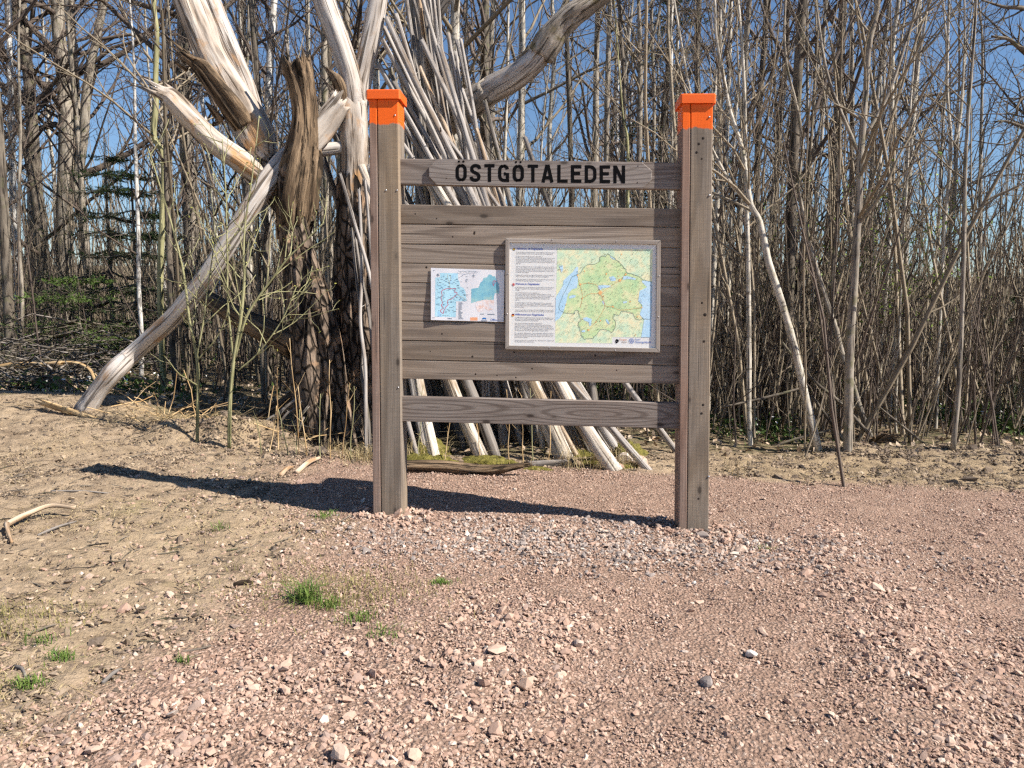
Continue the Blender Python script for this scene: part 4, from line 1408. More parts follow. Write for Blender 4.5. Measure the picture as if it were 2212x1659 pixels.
bpy.context.view_layer.update()
_dg = bpy.context.evaluated_depsgraph_get()
for o, u0, v0, wpx, hpx, off, par in TEXTS:
    me = bpy.data.meshes.new_from_object(o.evaluated_get(_dg))
    mat_, body_ = o.data.materials[0], o.data.body
    bpy.data.objects.remove(o)
    if not me.materials:
        me.materials.append(mat_)
    co = np.zeros(len(me.vertices) * 3)
    me.vertices.foreach_get('co', co)
    co = co.reshape(-1, 3)
    p0, p1 = B(u0, v0, off), B(u0 + wpx, v0 + wpx * 0.014, off)
    w_ = np.linalg.norm(p1 - p0)
    pxm = np.linalg.norm(B(u0, v0, off) - B(u0, v0 + 1, off))
    sx = w_ / max(co[:, 0].max(), 1e-4)
    sy = LS * pxm if hpx == LS else hpx * pxm / 0.72
    ex = (p1 - p0) / w_
    ey = np.cross(-BN, ex)
    base = np.array(par.location if par.parent is None else par.parent.location)
    co = p0 - base + co[:, :1] * sx * ex + co[:, 1:2] * sy * ey
    me.vertices.foreach_set('co', co.astype(np.float32).ravel())
    me.update()
    link('lettering', me, par)
# ------------------------------------------------------------------ bark and wood of the dead tree
M_BARE = bark_mat('bare_dead_wood', (0.15, 0.115, 0.088), (0.42, 0.365, 0.32), (0.55, 0.515, 0.485), 2.2, 30, (0.36, 0.22, 0.12), 0.6, 0.010)
M_GREYW = bark_mat('silvered_dead_wood', (0.22, 0.185, 0.16), (0.46, 0.415, 0.38), (0.60, 0.57, 0.54), 2.0, 34, (0.30, 0.25, 0.21), 0.5, 0.008)
M_ROT = bark_mat('rotten_brown_wood', (0.022, 0.015, 0.010), (0.10, 0.066, 0.04), (0.27, 0.19, 0.12), 2.2, 34, (0.03, 0.022, 0.015), 1.0, 0.03)
M_OLDBARK = bark_mat('old_flaking_bark', (0.035, 0.026, 0.02), (0.12, 0.088, 0.065), (0.25, 0.19, 0.145), 5.0, 16, (0.34, 0.22, 0.14), 1.0, 0.03, plates=(7, 22, 22))
M_BEIGE = bark_mat('peeled_pale_trunk', (0.12, 0.085, 0.058), (0.38, 0.31, 0.25), (0.53, 0.485, 0.44), 2.4, 20, (0.48, 0.27, 0.12), 0.7, 0.014)
M_GREYBARK = bark_mat('grey_bark_limb', (0.07, 0.058, 0.047), (0.21, 0.178, 0.15), (0.38, 0.335, 0.29), 4.0, 22, (0.14, 0.12, 0.06), 1.0, 0.02, plates=(14, 26, 26))
M_LIGHTBARK = bark_mat('light_flaky_bark', (0.11, 0.09, 0.07), (0.29, 0.245, 0.20), (0.46, 0.41, 0.355), 5.0, 24, (0.16, 0.135, 0.07), 0.9, 0.016)
M_YELLOWW = bark_mat('fresh_torn_wood', (0.26, 0.15, 0.06), (0.50, 0.33, 0.16), (0.66, 0.50, 0.30), 2.5, 30, (0.20, 0.13, 0.07), 0.5, 0.008)
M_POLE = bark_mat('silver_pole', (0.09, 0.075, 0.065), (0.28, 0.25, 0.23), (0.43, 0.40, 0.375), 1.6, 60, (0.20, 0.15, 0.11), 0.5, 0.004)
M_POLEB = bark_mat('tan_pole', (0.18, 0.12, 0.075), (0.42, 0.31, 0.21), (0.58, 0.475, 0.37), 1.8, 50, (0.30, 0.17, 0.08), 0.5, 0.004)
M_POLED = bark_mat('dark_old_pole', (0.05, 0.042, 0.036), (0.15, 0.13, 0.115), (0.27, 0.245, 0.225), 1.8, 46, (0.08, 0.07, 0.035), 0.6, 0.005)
M_LOGW = bark_mat('split_pale_log', (0.17, 0.13, 0.095), (0.46, 0.395, 0.32), (0.66, 0.60, 0.53), 1.8, 26, (0.23, 0.17, 0.11), 0.9, 0.014)

TA = G(705, 992)
dead = empty('dead_tree', tuple(TA), 'big dead tree with broken, barkless limbs beside the board', 'dead tree')
yA = 5.8
b = Buf()
plimb(b, [(712, 1000, yA, 165), (704, 900, yA, 132), (690, 760, yA, 112), (668, 650, yA, 92), (646, 540, yA, 70), (632, 460, yA, 62), (632, 400, yA, 72), (640, 350, yA, 60)], sides=48, seg=.018, fiber=.05, amp=.14, flute=.22, seed=3, freq=(2.0, 18), knots=3, cap0=False)
plimb(b, [(655, 490, yA + .05, 60), (622, 425, yA + .06, 84), (592, 380, yA + .07, 80), (572, 345, yA + .09, 56)], sides=26, seg=.03, amp=.12, flute=.25, seed=4)
part('trunk', b, M_OLDBARK, dead, True, 'shaded trunk with flaking bark')
b = Buf()
plimb(b, [(634, 520, yA + .04, 50), (640, 440, yA - .02, 66), (652, 370, yA - .05, 66), (660, 310, yA - .06, 54), (662, 250, yA - .06, 46), (655, 190, yA - .07, 50), (645, 148, yA - .07, 62)], sides=44, seg=.015, fiber=.14, amp=.18, flute=.4, seed=5, jag1=.06)
plimb(b, [(628, 160, yA - .09, 18), (622, 140, yA - .1, 14)], sides=10, seg=.02, amp=.2, seed=6, jag1=.03)
part('broken_snag', b, M_ROT, dead, True, 'rotten snag in a shade-darkened colour with a jagged broken top')  # rotten wood; the shade on the snag is put into its dark colour
b = Buf()
plimb(b, [(627, 150, yA - .1, 9), (622, 120, yA - .12, 7), (618, 90, yA - .13, 6), (617, 76, yA - .13, 8)], sides=10, seg=.02, amp=.2, seed=7)
part('dead_twig', b, M_GREYBARK, dead, True)
b = Buf()
plimb(b, [(622, 420, yA + .06, 40), (590, 396, yA + .03, 48), (555, 372, yA + .0, 50), (510, 340, yA - .05, 48), (468, 310, yA - .1, 46), (425, 270, yA - .15, 44), (395, 240, yA - .2, 44), (368, 212, yA - .22, 40), (345, 200, yA - .25, 26)], sides=36, seg=.016, fiber=.09, amp=.14, flute=.30, seed=11, jag1=.08, knots=3)
plimb(b, [(345, 202, yA - .25, 18), (328, 195, yA - .28, 9)], sides=9, seg=.02, amp=.3, seed=12, jag1=.03)
plimb(b, [(378, 205, yA - .22, 20), (366, 191, yA - .24, 8)], sides=9, seg=.02, amp=.3, seed=13, jag1=.03)
part('broken_limb', b, M_BEIGE, dead, True, 'pale stub of a limb with a splintered end')
b = Buf()
plimb(b, [(582, 352, yA + .05, 30), (560, 310, yA + .05, 68), (535, 262, yA + .05, 72), (508, 215, yA + .06, 66), (482, 168, yA + .08, 60), (455, 118, yA + .1, 56), (432, 62, yA + .12, 56), (410, 5, yA + .15, 56), (392, -50, yA + .2, 54), (370, -130, yA + .25, 48), (352, -230, yA + .3, 40)], sides=40, seg=.02, fiber=.07, amp=.08, flute=.16, seed=14, knots=3)
part('limb', b, M_BEIGE, dead, True, 'thick silvery limb leaning out of the picture')
b = Buf()
plimb(b, [(525, 275, yA - .02, 40), (498, 235, yA - .06, 46), (465, 190, yA - .1, 42), (435, 150, yA - .13, 36), (412, 132, yA - .15, 22)], sides=36, seg=.015, fiber=.16, amp=.22, flute=.5, seed=16, jag1=.10)
plimb(b, [(412, 135, yA - .15, 14), (388, 122, yA - .17, 5)], sides=8, seg=.02, amp=.3, seed=17, jag1=.04)
plimb(b, [(405, 150, yA - .15, 12), (382, 136, yA - .17, 4)], sides=8, seg=.02, amp=.3, seed=18, jag1=.04)
plimb(b, [(480, 262, yA - .05, 20), (458, 236, yA - .08, 14), (447, 224, yA - .08, 6)], sides=10, seg=.02, amp=.3, seed=19, jag1=.03)
part('splintered_slab', b, M_ROT, dead, True, 'dark torn slab of wood splitting off the limb')
b = Buf()
plimb(b, [(556, 290, yA + .22, 34), (548, 240, yA + .22, 36), (536, 190, yA + .22, 32), (515, 140, yA + .24, 34), (492, 88, yA + .26, 36), (470, 35, yA + .28, 36), (450, -20, yA + .3, 35), (425, -110, yA + .35, 32)], sides=24, seg=.03, amp=.08, flute=.15, seed=21, knots=2)
part('limb', b, M_BARE, dead, True, 'slimmer bare limb beside the thick one')
b = Buf()
plimb(b, [(655, 318, yA + .0, 44), (690, 280, yA + .05, 46), (715, 245, yA + .06, 44), (732, 222, yA + .06, 40)], sides=32, seg=.016, fiber=.10, amp=.14, flute=.3, seed=23, jag1=.05)
part('cut_stub', b, M_BEIGE, dead, True, 'short pale stub with a hollow broken face')
b = Buf()
plimb(b, [(640, 745, yA + .05, 60), (590, 722, yA + .1, 52), (540, 698, yA + .2, 46), (490, 668, yA + .3, 38), (440, 638, yA + .45, 30)], sides=20, seg=.03, amp=.14, flute=.25, seed=25, jag1=.04)
part('drooping_limb', b, M_ROT, dead, True, 'dark limb sticking out under the leaning log')

# ivy-free second trunk, forked, right beside it
TB = G(772, 990)
fork = empty('forked_dead_trunk', tuple(TB), 'pale forked dead trunk rising directly beside the board', 'dead tree')
yB = 6.0
b = Buf()
plimb(b, [(800, 1000, yB, 150), (792, 880, yB, 124), (782, 740, yB, 104), (776, 600, yB, 92), (772, 470, yB, 80), (770, 410, yB, 76)], sides=48, seg=.018, fiber=.055, amp=.14, flute=.24, seed=31, cap0=False, cap1=False, knots=2, jag1=.10)
part('trunk', b, M_OLDBARK, fork, True, 'dark bark-covered foot of the trunk')
b = Buf()
plimb(b, [(773, 520, yB, 78), (770, 420, yB, 72), (768, 340, yB, 66), (766, 270, yB, 62), (765, 232, yB, 62), (764, 198, yB, 44), (763, 174, yB, 18)], sides=28, seg=.028, amp=.10, flute=.18, seed=33, cap0=False)
part('upper_trunk', b, M_BEIGE, fork, True, 'peeled upper trunk with orange patches')
b = Buf()
plimb(b, [(770, 290, yB + .01, 46), (766, 225, yB - .02, 48), (756, 165, yB - .03, 46), (742, 120, yB - .03, 46), (725, 70, yB - .02, 46), (706, 20, yB, 46), (692, -30, yB + .02, 44), (665, -120, yB + .08, 40)], sides=24, seg=.028, amp=.08, flute=.12, seed=35)
part('limb', b, M_BARE, fork, True, 'outward leaning arm of the fork')
b = Buf()
plimb(b, [(766, 290, yB + .02, 44), (773, 225, yB + .03, 42), (782, 165, yB + .03, 40), (794, 110, yB + .02, 38), (806, 55, yB + .02, 38), (816, 0, yB + .02, 36), (824, -60, yB + .03, 34), (832, -150, yB + .05, 30)], sides=22, seg=.028, amp=.08, flute=.12, seed=37, knots=2)
part('limb', b, M_BARE, fork, True, 'upright arm of the fork')
b = Buf()
plimb(b, [(742, 318, yB - .05, 26), (712, 322, yB - .08, 28), (682, 326, yB - .12, 28), (650, 332, yB - .18, 26)], sides=16, seg=.025, amp=.12, seed=39)
part('side_branch', b, M_BARE, fork, True)
b = Buf()
plimb(b, [(748, 250, yB - .05, 22), (738, 205, yB - .08, 26), (728, 175, yB - .1, 24), (716, 160, yB - .1, 10)], sides=14, seg=.02, amp=.3, flute=.4, seed=40, jag1=.04)
part('bark_flap', b, M_ROT, fork, True)

# leaning log
LB = G(186, 884)
b = Buf()
top = W(640, 330, 5.05)
mid = [(184, 886, LB[1], 44), (214, 842, LB[1], 38), (248, 800, LB[1], 42), (292, 760, 5.8, 37), (337, 720, 5.75, 38), (375, 684, 5.7, 39), (412, 640, 5.66, 39), (450, 591, 5.63, 40), (487, 536, 5.62, 40), (525, 474, 5.64, 41), (562, 416, 5.68, 43), (592, 376, 5.76, 46), (622, 342, 5.86, 46), (655, 322, 5.92, 34)]
plimb(b, mid, sides=26, seg=.025, amp=.05, flute=.10, seed=43, knots=2, jag0=.04, fiber=.04)
single('leaning_log', b, M_BARE, LB, 'long pale barkless log leaning from the ground up into the dead tree', 'log', smooth=True)

# old tree behind the poles, with the arching limb
TJ = np.array(W(925, 900, 7.4))
TJ[2] = float(zg(TJ[0], TJ[1]))
arch = empty('old_tree', tuple(TJ), 'old tree behind the poles with one thick arching limb', 'tree')
b = Buf()
plimb(b, [(930, 985, 7.4, 70), (928, 700, 7.4, 60), (925, 450, 7.4, 58), (920, 250, 7.4, 56), (915, 60, 7.4, 54), (900, -150, 7.4, 50)], sides=22, seg=.06, amp=.1, flute=.15, seed=51)
plimb(b, [(915, 60, 7.4, 40), (950, 10, 7.35, 36), (985, -50, 7.3, 32)], sides=16, seg=.05, amp=.1, seed=52)
part('trunk', b, M_POLED, arch, True)
b = Buf()
plimb(b, [(905, 300, 7.2, 50), (960, 268, 7.0, 56), (1010, 232, 6.75, 58), (1060, 196, 6.6, 56), (1110, 168, 6.5, 54), (1150, 138, 6.42, 50), (1178, 105, 6.38, 46)], sides=26, seg=.03, amp=.06, flute=.06, seed=53, knots=1)
part('limb', b, M_BARE, arch, True, 'bare pinkish stretch of the arching limb')
b = Buf()
plimb(b, [(1168, 118, 6.39, 52), (1185, 92, 6.37, 56), (1205, 62, 6.35, 54), (1235, 32, 6.33, 50), (1270, 8, 6.3, 44), (1310, -20, 6.28, 38), (1370, -70, 6.25, 32)], sides=24, seg=.025, amp=.14, flute=.1, seed=55, knots=3, jag0=.02)
plimb(b, [(985, 250, 6.75, 60), (1020, 222, 6.68, 62), (1052, 198, 6.6, 54)], sides=20, seg=.025, amp=.14, seed=56, jag1=.04)
part('bark', b, M_LIGHTBARK, arch, True, 'grey bark still on the arching limb')

# ------------------------------------------------------------------ leaning poles
PG = 'poles leaning together against the dead trees'
POLES = [  # top (x, y), point at y=343 (frame units), top width, kind, depth shift, label
    (835.5, 41, 995, 11.5, 'g', 0.0, 'thick silvery pole, longest of those leaning away from the orange cap'),
    (856, 32, 948, 8.5, 'g', 0.25, None),
    (911, 88, 1010, 10, 'g', 0.1, 'silvery pole with a blunt grey top just over the name sign'),
    (950, 101, 1032.5, 11, 'g', -0.05, 'smooth grey pole ending right above the last third of the fan'),
    (968, 73, 1004, 8.5, 'w', 0.2, 'pale pole standing nearly upright with a cut top'),
    (996, 86, 1012, 7.5, 'w', 0.1, 'straight whitish pole, tallest at the outer side of the fan'),
    (985, 114, 1003, 6, 'w', 0.18, None),
    (901, -40, 1000, 8, 'g', 0.35, None),
    (916, -60, 985, 7.5, 'w', 0.45, None),
    (929, -70, 992, 8, 'g', 0.4, None),
    (942, -50, 975, 8, 'w', 0.5, None),
    (828, 90, 970.5, 9.5, 'g', -0.05, 'grey pole passing just over the corner of the orange cap'),
    (820, 142, 931, 9.5, 'g', 0.0, None),
    (830, 60, 955, 9, 'g', 0.15, None),
    (866, 200, 940.5, 9.5, 'w', -0.1, None),
    (850, 235, 912.5, 9.5, 'g', -0.12, None),
    (838, 265, 890, 9, 'g', -0.15, None),
    (1030.5, 279, 1043.5, 6.5, 't', 0.0, 'short tan stick rising above the name sign beside the fan of poles'),
    (907, 146, 987, 7.5, 't', 0.22, 'orange-brown pole showing between the grey ones'),
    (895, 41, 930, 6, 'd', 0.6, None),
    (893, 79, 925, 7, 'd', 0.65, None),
    (860, 150, 1000, 8.5, 'g', 0.1, None),
]
PM = {'g': M_POLE, 'w': M_POLE, 't': M_POLEB, 'd': M_POLED}
rp = np.random.default_rng(12)
CNT = {}


def nth(key, phrase):
    CNT[key] = CNT.get(key, -1) + 1
    return phrase.format(ORD[CNT[key]])



def make_pole(tx, ty, bx, by, w0, w1, yb, yt, mat, label, group, seed, cat='pole', name='leaning_pole', jag=0.0, bend=0.045):
    base = G(bx, by)
    if yb is not None:
        base = np.array(W(bx, by, yb))
        base[2] = min(base[2], float(zg(base[0], base[1])))
        base = np.array((base[0], base[1], float(zg(base[0], base[1])) - 0.02))
    topp = np.array(W(tx, ty, yt))
    r0 = 0.5 * w0 * base[1] / FPX
    r1 = 0.5 * w1 * yt / FPX
    n = 7
    t = np.linspace(0, 1, n)[:, None]
    rr = np.random.default_rng(seed)
    P = base * (1 - t) + topp * t
    P = P + np.sin(t * np.pi) * rr.normal(0, bend, 3) + rr.normal(0, 0.008, (n, 3)) * np.sin(t * np.pi)
    b = Buf()
    limb(b, P, (r0 * (1 - t) + r1 * t)[:, 0], sides=12, seg=0.05, amp=0.13, seed=seed, knots=5, jag1=jag or 0.012, flute=0.08)
    for q in range(rr.integers(1, 5)):
        tq = rr.uniform(0.25, 0.95)
        pq = base * (1 - tq) + topp * tq + np.sin(tq * np.pi) * 0
        rq = r0 * (1 - tq) + r1 * tq
        iq = min(int(tq * 6), 5)
        pq = P[iq] + (P[iq + 1] - P[iq]) * (tq * 6 - iq)
        dq = rr.normal(0, 1, 3)
        dq = dq / np.linalg.norm(dq) + np.array((0, 0, .5))
        limb(b, [pq, pq + dq * rq * rr.uniform(1.3, 2.6)], [rq * .32, rq * .2], sides=6, seg=.05, amp=.1, seed=seed + q)
    return single(name, b, mat, base, label, cat, group, smooth=True)


for k, (tx, ty, x343, w, kd, dz, lab) in enumerate(sorted(POLES, key=lambda q: q[2])):
    sl = (x343 - tx) / (343 - ty)
    bv = 978 + rp.uniform(-6, 16)
    bu = x343 + sl * (bv - 343) * rp.uniform(0.95, 1.02)
    yb = G(bu, bv)[1] + 0.15 + max(0, dz) * 0.9
    make_pole(tx, ty, bu, bv, w * 1.75, w, yb, 6.0 + dz * 0.8, PM[kd], lab or nth(kd, {'g': '{} weathered grey pole from the orange cap in the front of the fan', 'w': '{} whitish bare pole from the orange cap in the front of the fan', 't': '{} tan pole half hidden in the front of the fan', 'd': '{} dark thin pole at the back of the fan above the sign'}[kd]), PG, 700 + k)
for k in range(22):
    f_ = (k + rp.uniform(0.1, 0.9)) / 22
    tx = 832 + 160 * f_ + rp.uniform(-12, 12)
    ty = rp.uniform(-20, 150) if 0.25 < f_ < 0.75 else rp.uniform(60, 210)
    x343 = 890 + 150 * f_ + rp.uniform(-10, 10)
    kd = ['d', 'g', 'd', 't', 'g'][k % 5]
    bv = 962 + rp.uniform(-6, 8)
    bu = x343 + (x343 - tx) / (343 - ty) * (bv - 343) * 0.92
    make_pole(tx, ty, bu, bv, rp.uniform(13, 19), rp.uniform(6.5, 10), G(bu, bv)[1] + 0.35, 6.35 + rp.uniform(0, .4), PM[kd], nth(kd + '2', {'g': '{} grey pole from the orange cap in the hidden second layer of the fan', 'd': '{} dark brown pole from the orange cap in the second layer of the fan', 't': '{} tan pole from the orange cap in the second layer of the fan'}[kd]), 'second layer of leaning poles', 960 + k, bend=0.05)
# thick butts that show under the plank panel
for k, (tx, ty, bu, bv, w0, w1, mat, lab) in enumerate([
        (905, 828, 942, 992, 24, 17, M_LOGW, 'split pale log with moss round its foot, first of the row'),
        (890, 828, 922, 985, 16, 12, M_POLE, 'narrow weathered pole beside the mossy split log'),
        (975, 828, 1042, 985, 28, 21, M_LOGW, 'stout pale log leaning alone between the mossy one and the dark poles'),
        (1015, 830, 1075, 985, 22, 18, M_POLED, 'dark shaded pole between the two stout pale logs'),
        (1142, 828, 1222, 985, 36, 27, M_LOGW, 'thickest pale log leaning behind the lower rail'),
        (1212, 830, 1330, 1012, 32, 22, M_LOGW, 'deeply cracked log with a mossy foot near the outer end of the row'),
        (1232, 830, 1405, 1012, 15, 12, M_POLE, 'slim pale pole, last of the row, its foot out on the gravel'),
        (1180, 860, 1252, 985, 9, 7, M_POLEB, 'thin tan stick crossing behind the thickest log'),
        (1225, 860, 1275, 975, 12, 9, M_POLED, 'dark stick between the two outer logs')]):
    sl = (bu - tx) / (bv - ty)
    t2 = 360.0
    make_pole(tx - sl * (ty - t2) * 0.97, t2, bu, bv, w0 * 1.15, w1 * 0.7, G(bu, bv)[1] - 0.05, 5.75, mat, lab, PG, 800 + k, cat='pole', bend=0.015)
for k in range(20):
    bu = 890 + k * 21 + rp.uniform(-8, 8)
    bv = rp.uniform(958, 972)
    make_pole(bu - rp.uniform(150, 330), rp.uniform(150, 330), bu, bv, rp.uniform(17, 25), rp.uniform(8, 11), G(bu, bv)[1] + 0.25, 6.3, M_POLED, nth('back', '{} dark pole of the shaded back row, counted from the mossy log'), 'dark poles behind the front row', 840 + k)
for k, (tx, ty, bu, bv, w0, w1, mat, lab) in enumerate([
        (735, 378, 905, 975, 11, 6.5, M_POLE, 'pale pole leaning behind the post with its top in front of the trunk'),
        (776, 410, 792, 975, 9, 6, M_POLE, 'short grey pole standing close beside the board post'),
        (788, 393, 840, 975, 10, 6.5, M_POLE, 'pale pole half hidden by the post'),
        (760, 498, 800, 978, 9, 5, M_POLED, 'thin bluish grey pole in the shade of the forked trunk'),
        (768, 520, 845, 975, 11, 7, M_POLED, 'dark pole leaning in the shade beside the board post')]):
    make_pole(tx, ty, bu, bv, w0, w1, 4.95, 5.55, mat, lab, PG, 880 + k, bend=0.01)

# short sticks and a slab in the shade at the foot of the big dead tree
for k, (tx, ty, bu, bv, w) in enumerate([(640, 862, 560, 970, 8), (652, 868, 590, 972, 7), (664, 880, 612, 976, 7), (655, 905, 630, 978, 6), (628, 870, 545, 955, 6)]):
    make_pole(tx, ty, bu, bv, w, w * .7, 5.5, 5.5, M_POLED, nth('prop', '{} dark slat-like stick propped at the foot of the big dead tree'), 'sticks propped at the dead tree', 900 + k, cat='stick', name='propped_stick', bend=0.005)
b = Buf()
p = G(470, 950)
plimb(b, [(648, 850, 5.75, 26), (600, 885, 5.75, 34), (545, 918, 5.75, 30), (470, 945, 5.7, 18)], sides=14, seg=.04, amp=.2, flute=.3, seed=61, jag1=.05)
single('fallen_slab', b, M_ROT, p, 'dark fallen slab of wood sloping down from the dead tree', 'log', smooth=True)

# rim of low logs and moss in front of the poles
b = Buf()
p = G(1030, 1020)
plimb(b, [(870, 1006, p[1], 24), (960, 1008, p[1], 30), (1040, 1016, p[1] - .03, 28), (1125, 1006, p[1] - .05, 12)], sides=18, seg=.03, amp=.2, flute=.25, seed=63, jag1=.05)
single('rotten_log', b, M_ROT, p, 'half rotten log lying along the feet of the poles', 'log', smooth=True)
b = Buf()
p = G(1190, 1006)
plimb(b, [(1140, 1004, p[1], 16), (1190, 1003, p[1], 20), (1235, 998, p[1] + .02, 16)], sides=14, seg=.03, amp=.15, flute=.2, seed=64, jag0=.02, jag1=.02)
single('short_log', b, M_POLED, p, 'short grey brown log lying below the thickest pale log', 'log', smooth=True)


def moss_material():
    m = Mat('moss')
    tc = m.new('ShaderNodeTexCoord').outputs['Object']
    n = m.noise(tc, 45, 5, 0.7)
    c = m.ramp(n, [(0.3, (0.05, 0.045, 0.012)), (0.5, (0.15, 0.135, 0.03)), (0.72, (0.27, 0.225, 0.06))])
    return m.done(c, 0.95, m.bump(n, 1.0, 0.02))


M_MOSS = moss_material()
mb = Buf()
for (u, v, sx, sy, sz) in ((925, 985, .16, .1, .12), (905, 1000, .12, .08, .07), (950, 1003, .14, .08, .06), (1045, 1000, .2, .09, .06), (1095, 1003, .1, .07, .04), (1255, 985, .1, .08, .06), (1285, 1000, .14, .08, .05), (1360, 985, .11, .09, .1), (1340, 1008, .1, .06, .04), (1160, 1014, .12, .06, .03), (885, 1012, .09, .06, .05)):
    p = G(u, v)
    th, ph = np.meshgrid(np.linspace(0, 2 * np.pi, 22, endpoint=False), np.linspace(0.05, np.pi / 2, 8))
    S_ = np.stack([np.cos(th) * np.sin(ph), np.sin(th) * np.sin(ph), np.cos(ph)], -1)
    r_ = 1 + 0.28 * vn(S_ * 3.5 + u, int(v)) + 0.22 * vn(S_ * 9 + u, int(v) + 1)
    V = S_ * r_[..., None] * np.array((sx, sy, sz)) + p + np.array((0, 0, -.015))
    i_ = np.arange(7)[:, None] * 22
    j_ = np.arange(22)[None]
    mb.add(V, np.stack([i_ + j_, i_ + 22 + j_, i_ + 22 + (j_ + 1) % 22, i_ + (j_ + 1) % 22], -1).reshape(-1, 4))
tag(link('moss', mb.mesh('moss', M_MOSS, True)), 'olive moss cushions round the feet of the leaning poles', kind='stuff')

# ------------------------------------------------------------------ sticks on the bare soil
b = Buf()
p = G(225, 912)
plimb(b, [(98, 872, 5.62, 13), (140, 885, 5.58, 15), (200, 905, 5.52, 15), (260, 925, 5.46, 14), (310, 945, 5.42, 12), (350, 955, 5.4, 9), (405, 961, 5.4, 5)], sides=14, seg=.03, amp=.15, seed=71, jag0=.04, jag1=.03)
single('yellow_branch', b, M_YELLOWW, p, 'freshly torn yellow branch lying on the soil below the leaning log', 'branch', smooth=True)
b = Buf()
p = G(95, 1128)
ga, gb_, gc, gd = G(14, 1148), G(60, 1126), G(110, 1114), G(163, 1112)
limb(b, [ga + (0, 0, .03), gb_ + (0, 0, .035), gc + (0, 0, .05), gd + (0, 0, .035)], [.013, .013, .012, .011], sides=12, seg=.02, amp=.08, seed=73)
limb(b, [ga + (0.004, 0, .035), G(18, 1158) + (0, 0, .02), G(26, 1176) + (0, 0, .008)], [.011, .008, .005], sides=10, seg=.02, amp=.1, seed=74)
single('crooked_stick', b, M_POLEB, p, 'crooked pale stick arched over the bare soil at the edge', 'stick', smooth=True)
for k, (u0, v0, u1, v1, w, mt, lab) in enumerate([(110, 1062, 245, 1068, .005, M_POLED, 'thin dark twig lying just under the long shadow on the soil'), (82, 1158, 165, 1128, .006, M_POLED, 'thin dark twig under the crooked stick'), (505, 1266, 548, 1262, .008, M_ROT, 'black piece of twig on the soil near the grass tuft'), (605, 1030, 632, 1012, .014, M_POLEB, 'chip of pale split wood beside the soil mound'), (640, 1024, 690, 992, .016, M_POLEB, 'flat piece of wood lying against the shaded trunk foot'), (222, 1478, 262, 1448, .006, M_POLED, 'dark twig on the grassy soil near the bottom'), (30, 1443, 55, 1465, .006, M_POLED, 'short dark twig on the soil at the edge')]):
    a_, c_ = G(u0, v0), G(u1, v1)
    b = Buf()
    m_ = (a_ + c_) / 2 + np.array((0, 0.01, w * 1.5))
    limb(b, [a_ + (0, 0, w * .5), m_, c_ + (0, 0, w * .6)], [w, w * .9, w * .6], sides=8, seg=.03, amp=.2, seed=90 + k)
    single('twig', b, mt, a_, lab, 'twig', smooth=True)

# brush pile and logs at the left edge
BPG = 'cut branches heaped at the edge of the wood'
for k, (pts, mt, lab, nm) in enumerate([
        ([(-40, 800, 7.7, 14), (20, 790, 7.6, 14), (75, 788, 7.5, 13), (130, 786, 7.4, 10)], M_YELLOWW, 'pale yellow branch lying along the top of the brush heap', 'cut_branch'),
        ([(75, 790, 7.5, 8), (150, 783, 7.4, 8), (190, 795, 7.3, 7), (205, 822, 7.2, 6)], M_YELLOWW, 'thin yellowish branch arching over the end of the brush heap', 'cut_branch'),
        ([(80, 828, 7.25, 30), (115, 826, 7.2, 36), (150, 850, 7.05, 34), (185, 880, 6.9, 26)], M_ROT, 'brown bark-covered stub lying beside the foot of the leaning log', 'log'),
        ([(-30, 868, 7.2, 12), (60, 862, 7.1, 12), (120, 848, 7.0, 9)], M_BARE, 'grey stick sticking out of the lower brush heap', 'cut_branch'),
        ([(-30, 890, 7.0, 12), (40, 880, 6.95, 11), (110, 858, 6.9, 8)], M_POLEB, 'brown stick lowest in the brush heap', 'cut_branch'),
        ([(220, 880, 6.6, 18), (270, 905, 6.5, 26), (310, 918, 6.4, 18)], M_YELLOWW, 'torn orange root stub behind the yellow branch', 'log'),
        ([(300, 890, 7.6, 28), (380, 885, 7.6, 30), (460, 892, 7.6, 28)], M_GREYBARK, 'blue-grey log lying in the shade behind the young shrubs', 'log'),
        ([(250, 870, 7.9, 50), (310, 850, 7.9, 56), (350, 845, 7.9, 40)], M_ROT, 'big dark rotten log in the shade behind the leaning log', 'log')]):
    b = Buf()
    P = plimb(b, pts, sides=14, seg=.04, amp=.15, flute=.1, seed=110 + k, jag1=.02)
    base = P[len(P) // 2].copy()
    single(nm, b, mt, base, lab, 'log' if nm == 'log' else 'branch', None if nm == 'log' else BPG, smooth=True)
N_ = 170
P = np.zeros((N_, 6, 3))
r_ = np.random.default_rng(44)
for k in range(N_):
    c0 = np.array((r_.uniform(-6.0, -4.0), r_.uniform(7.0, 8.2), 0))
    c0[2] = float(zg(c0[0], c0[1])) + abs(r_.normal(0, 0.20))
    a_ = r_.normal(0, 0.35) + (np.pi if r_.uniform() < .5 else 0)
    d = np.array((math.cos(a_), math.sin(a_), r_.normal(0.02, 0.15)))
    L = r_.uniform(0.5, 1.6)
    for j in range(6):
        P[k, j] = c0 + d * L * (j / 5 - .5) + np.array((0, 0, 0.12 * math.sin(j / 5 * 3.1) * r_.uniform(-.5, 1))) + r_.normal(0, 0.025, 3)
        P[k, j, 2] = max(P[k, j, 2], float(zg(P[k, j, 0], P[k, j, 1])) + 0.01)
R_ = r_.uniform(.004, .013, (N_, 1)) * np.linspace(1, .35, 6)[None]
b = Buf()
V, Q, g = batch_tubes(P, R_, 5)
b.add(V, Q, None, g)
tag(link('brushwood', b.mesh('brushwood', M_GREYBARK, True)), 'tangle of thin brown brushwood heaped at the edge of the wood', kind='stuff')
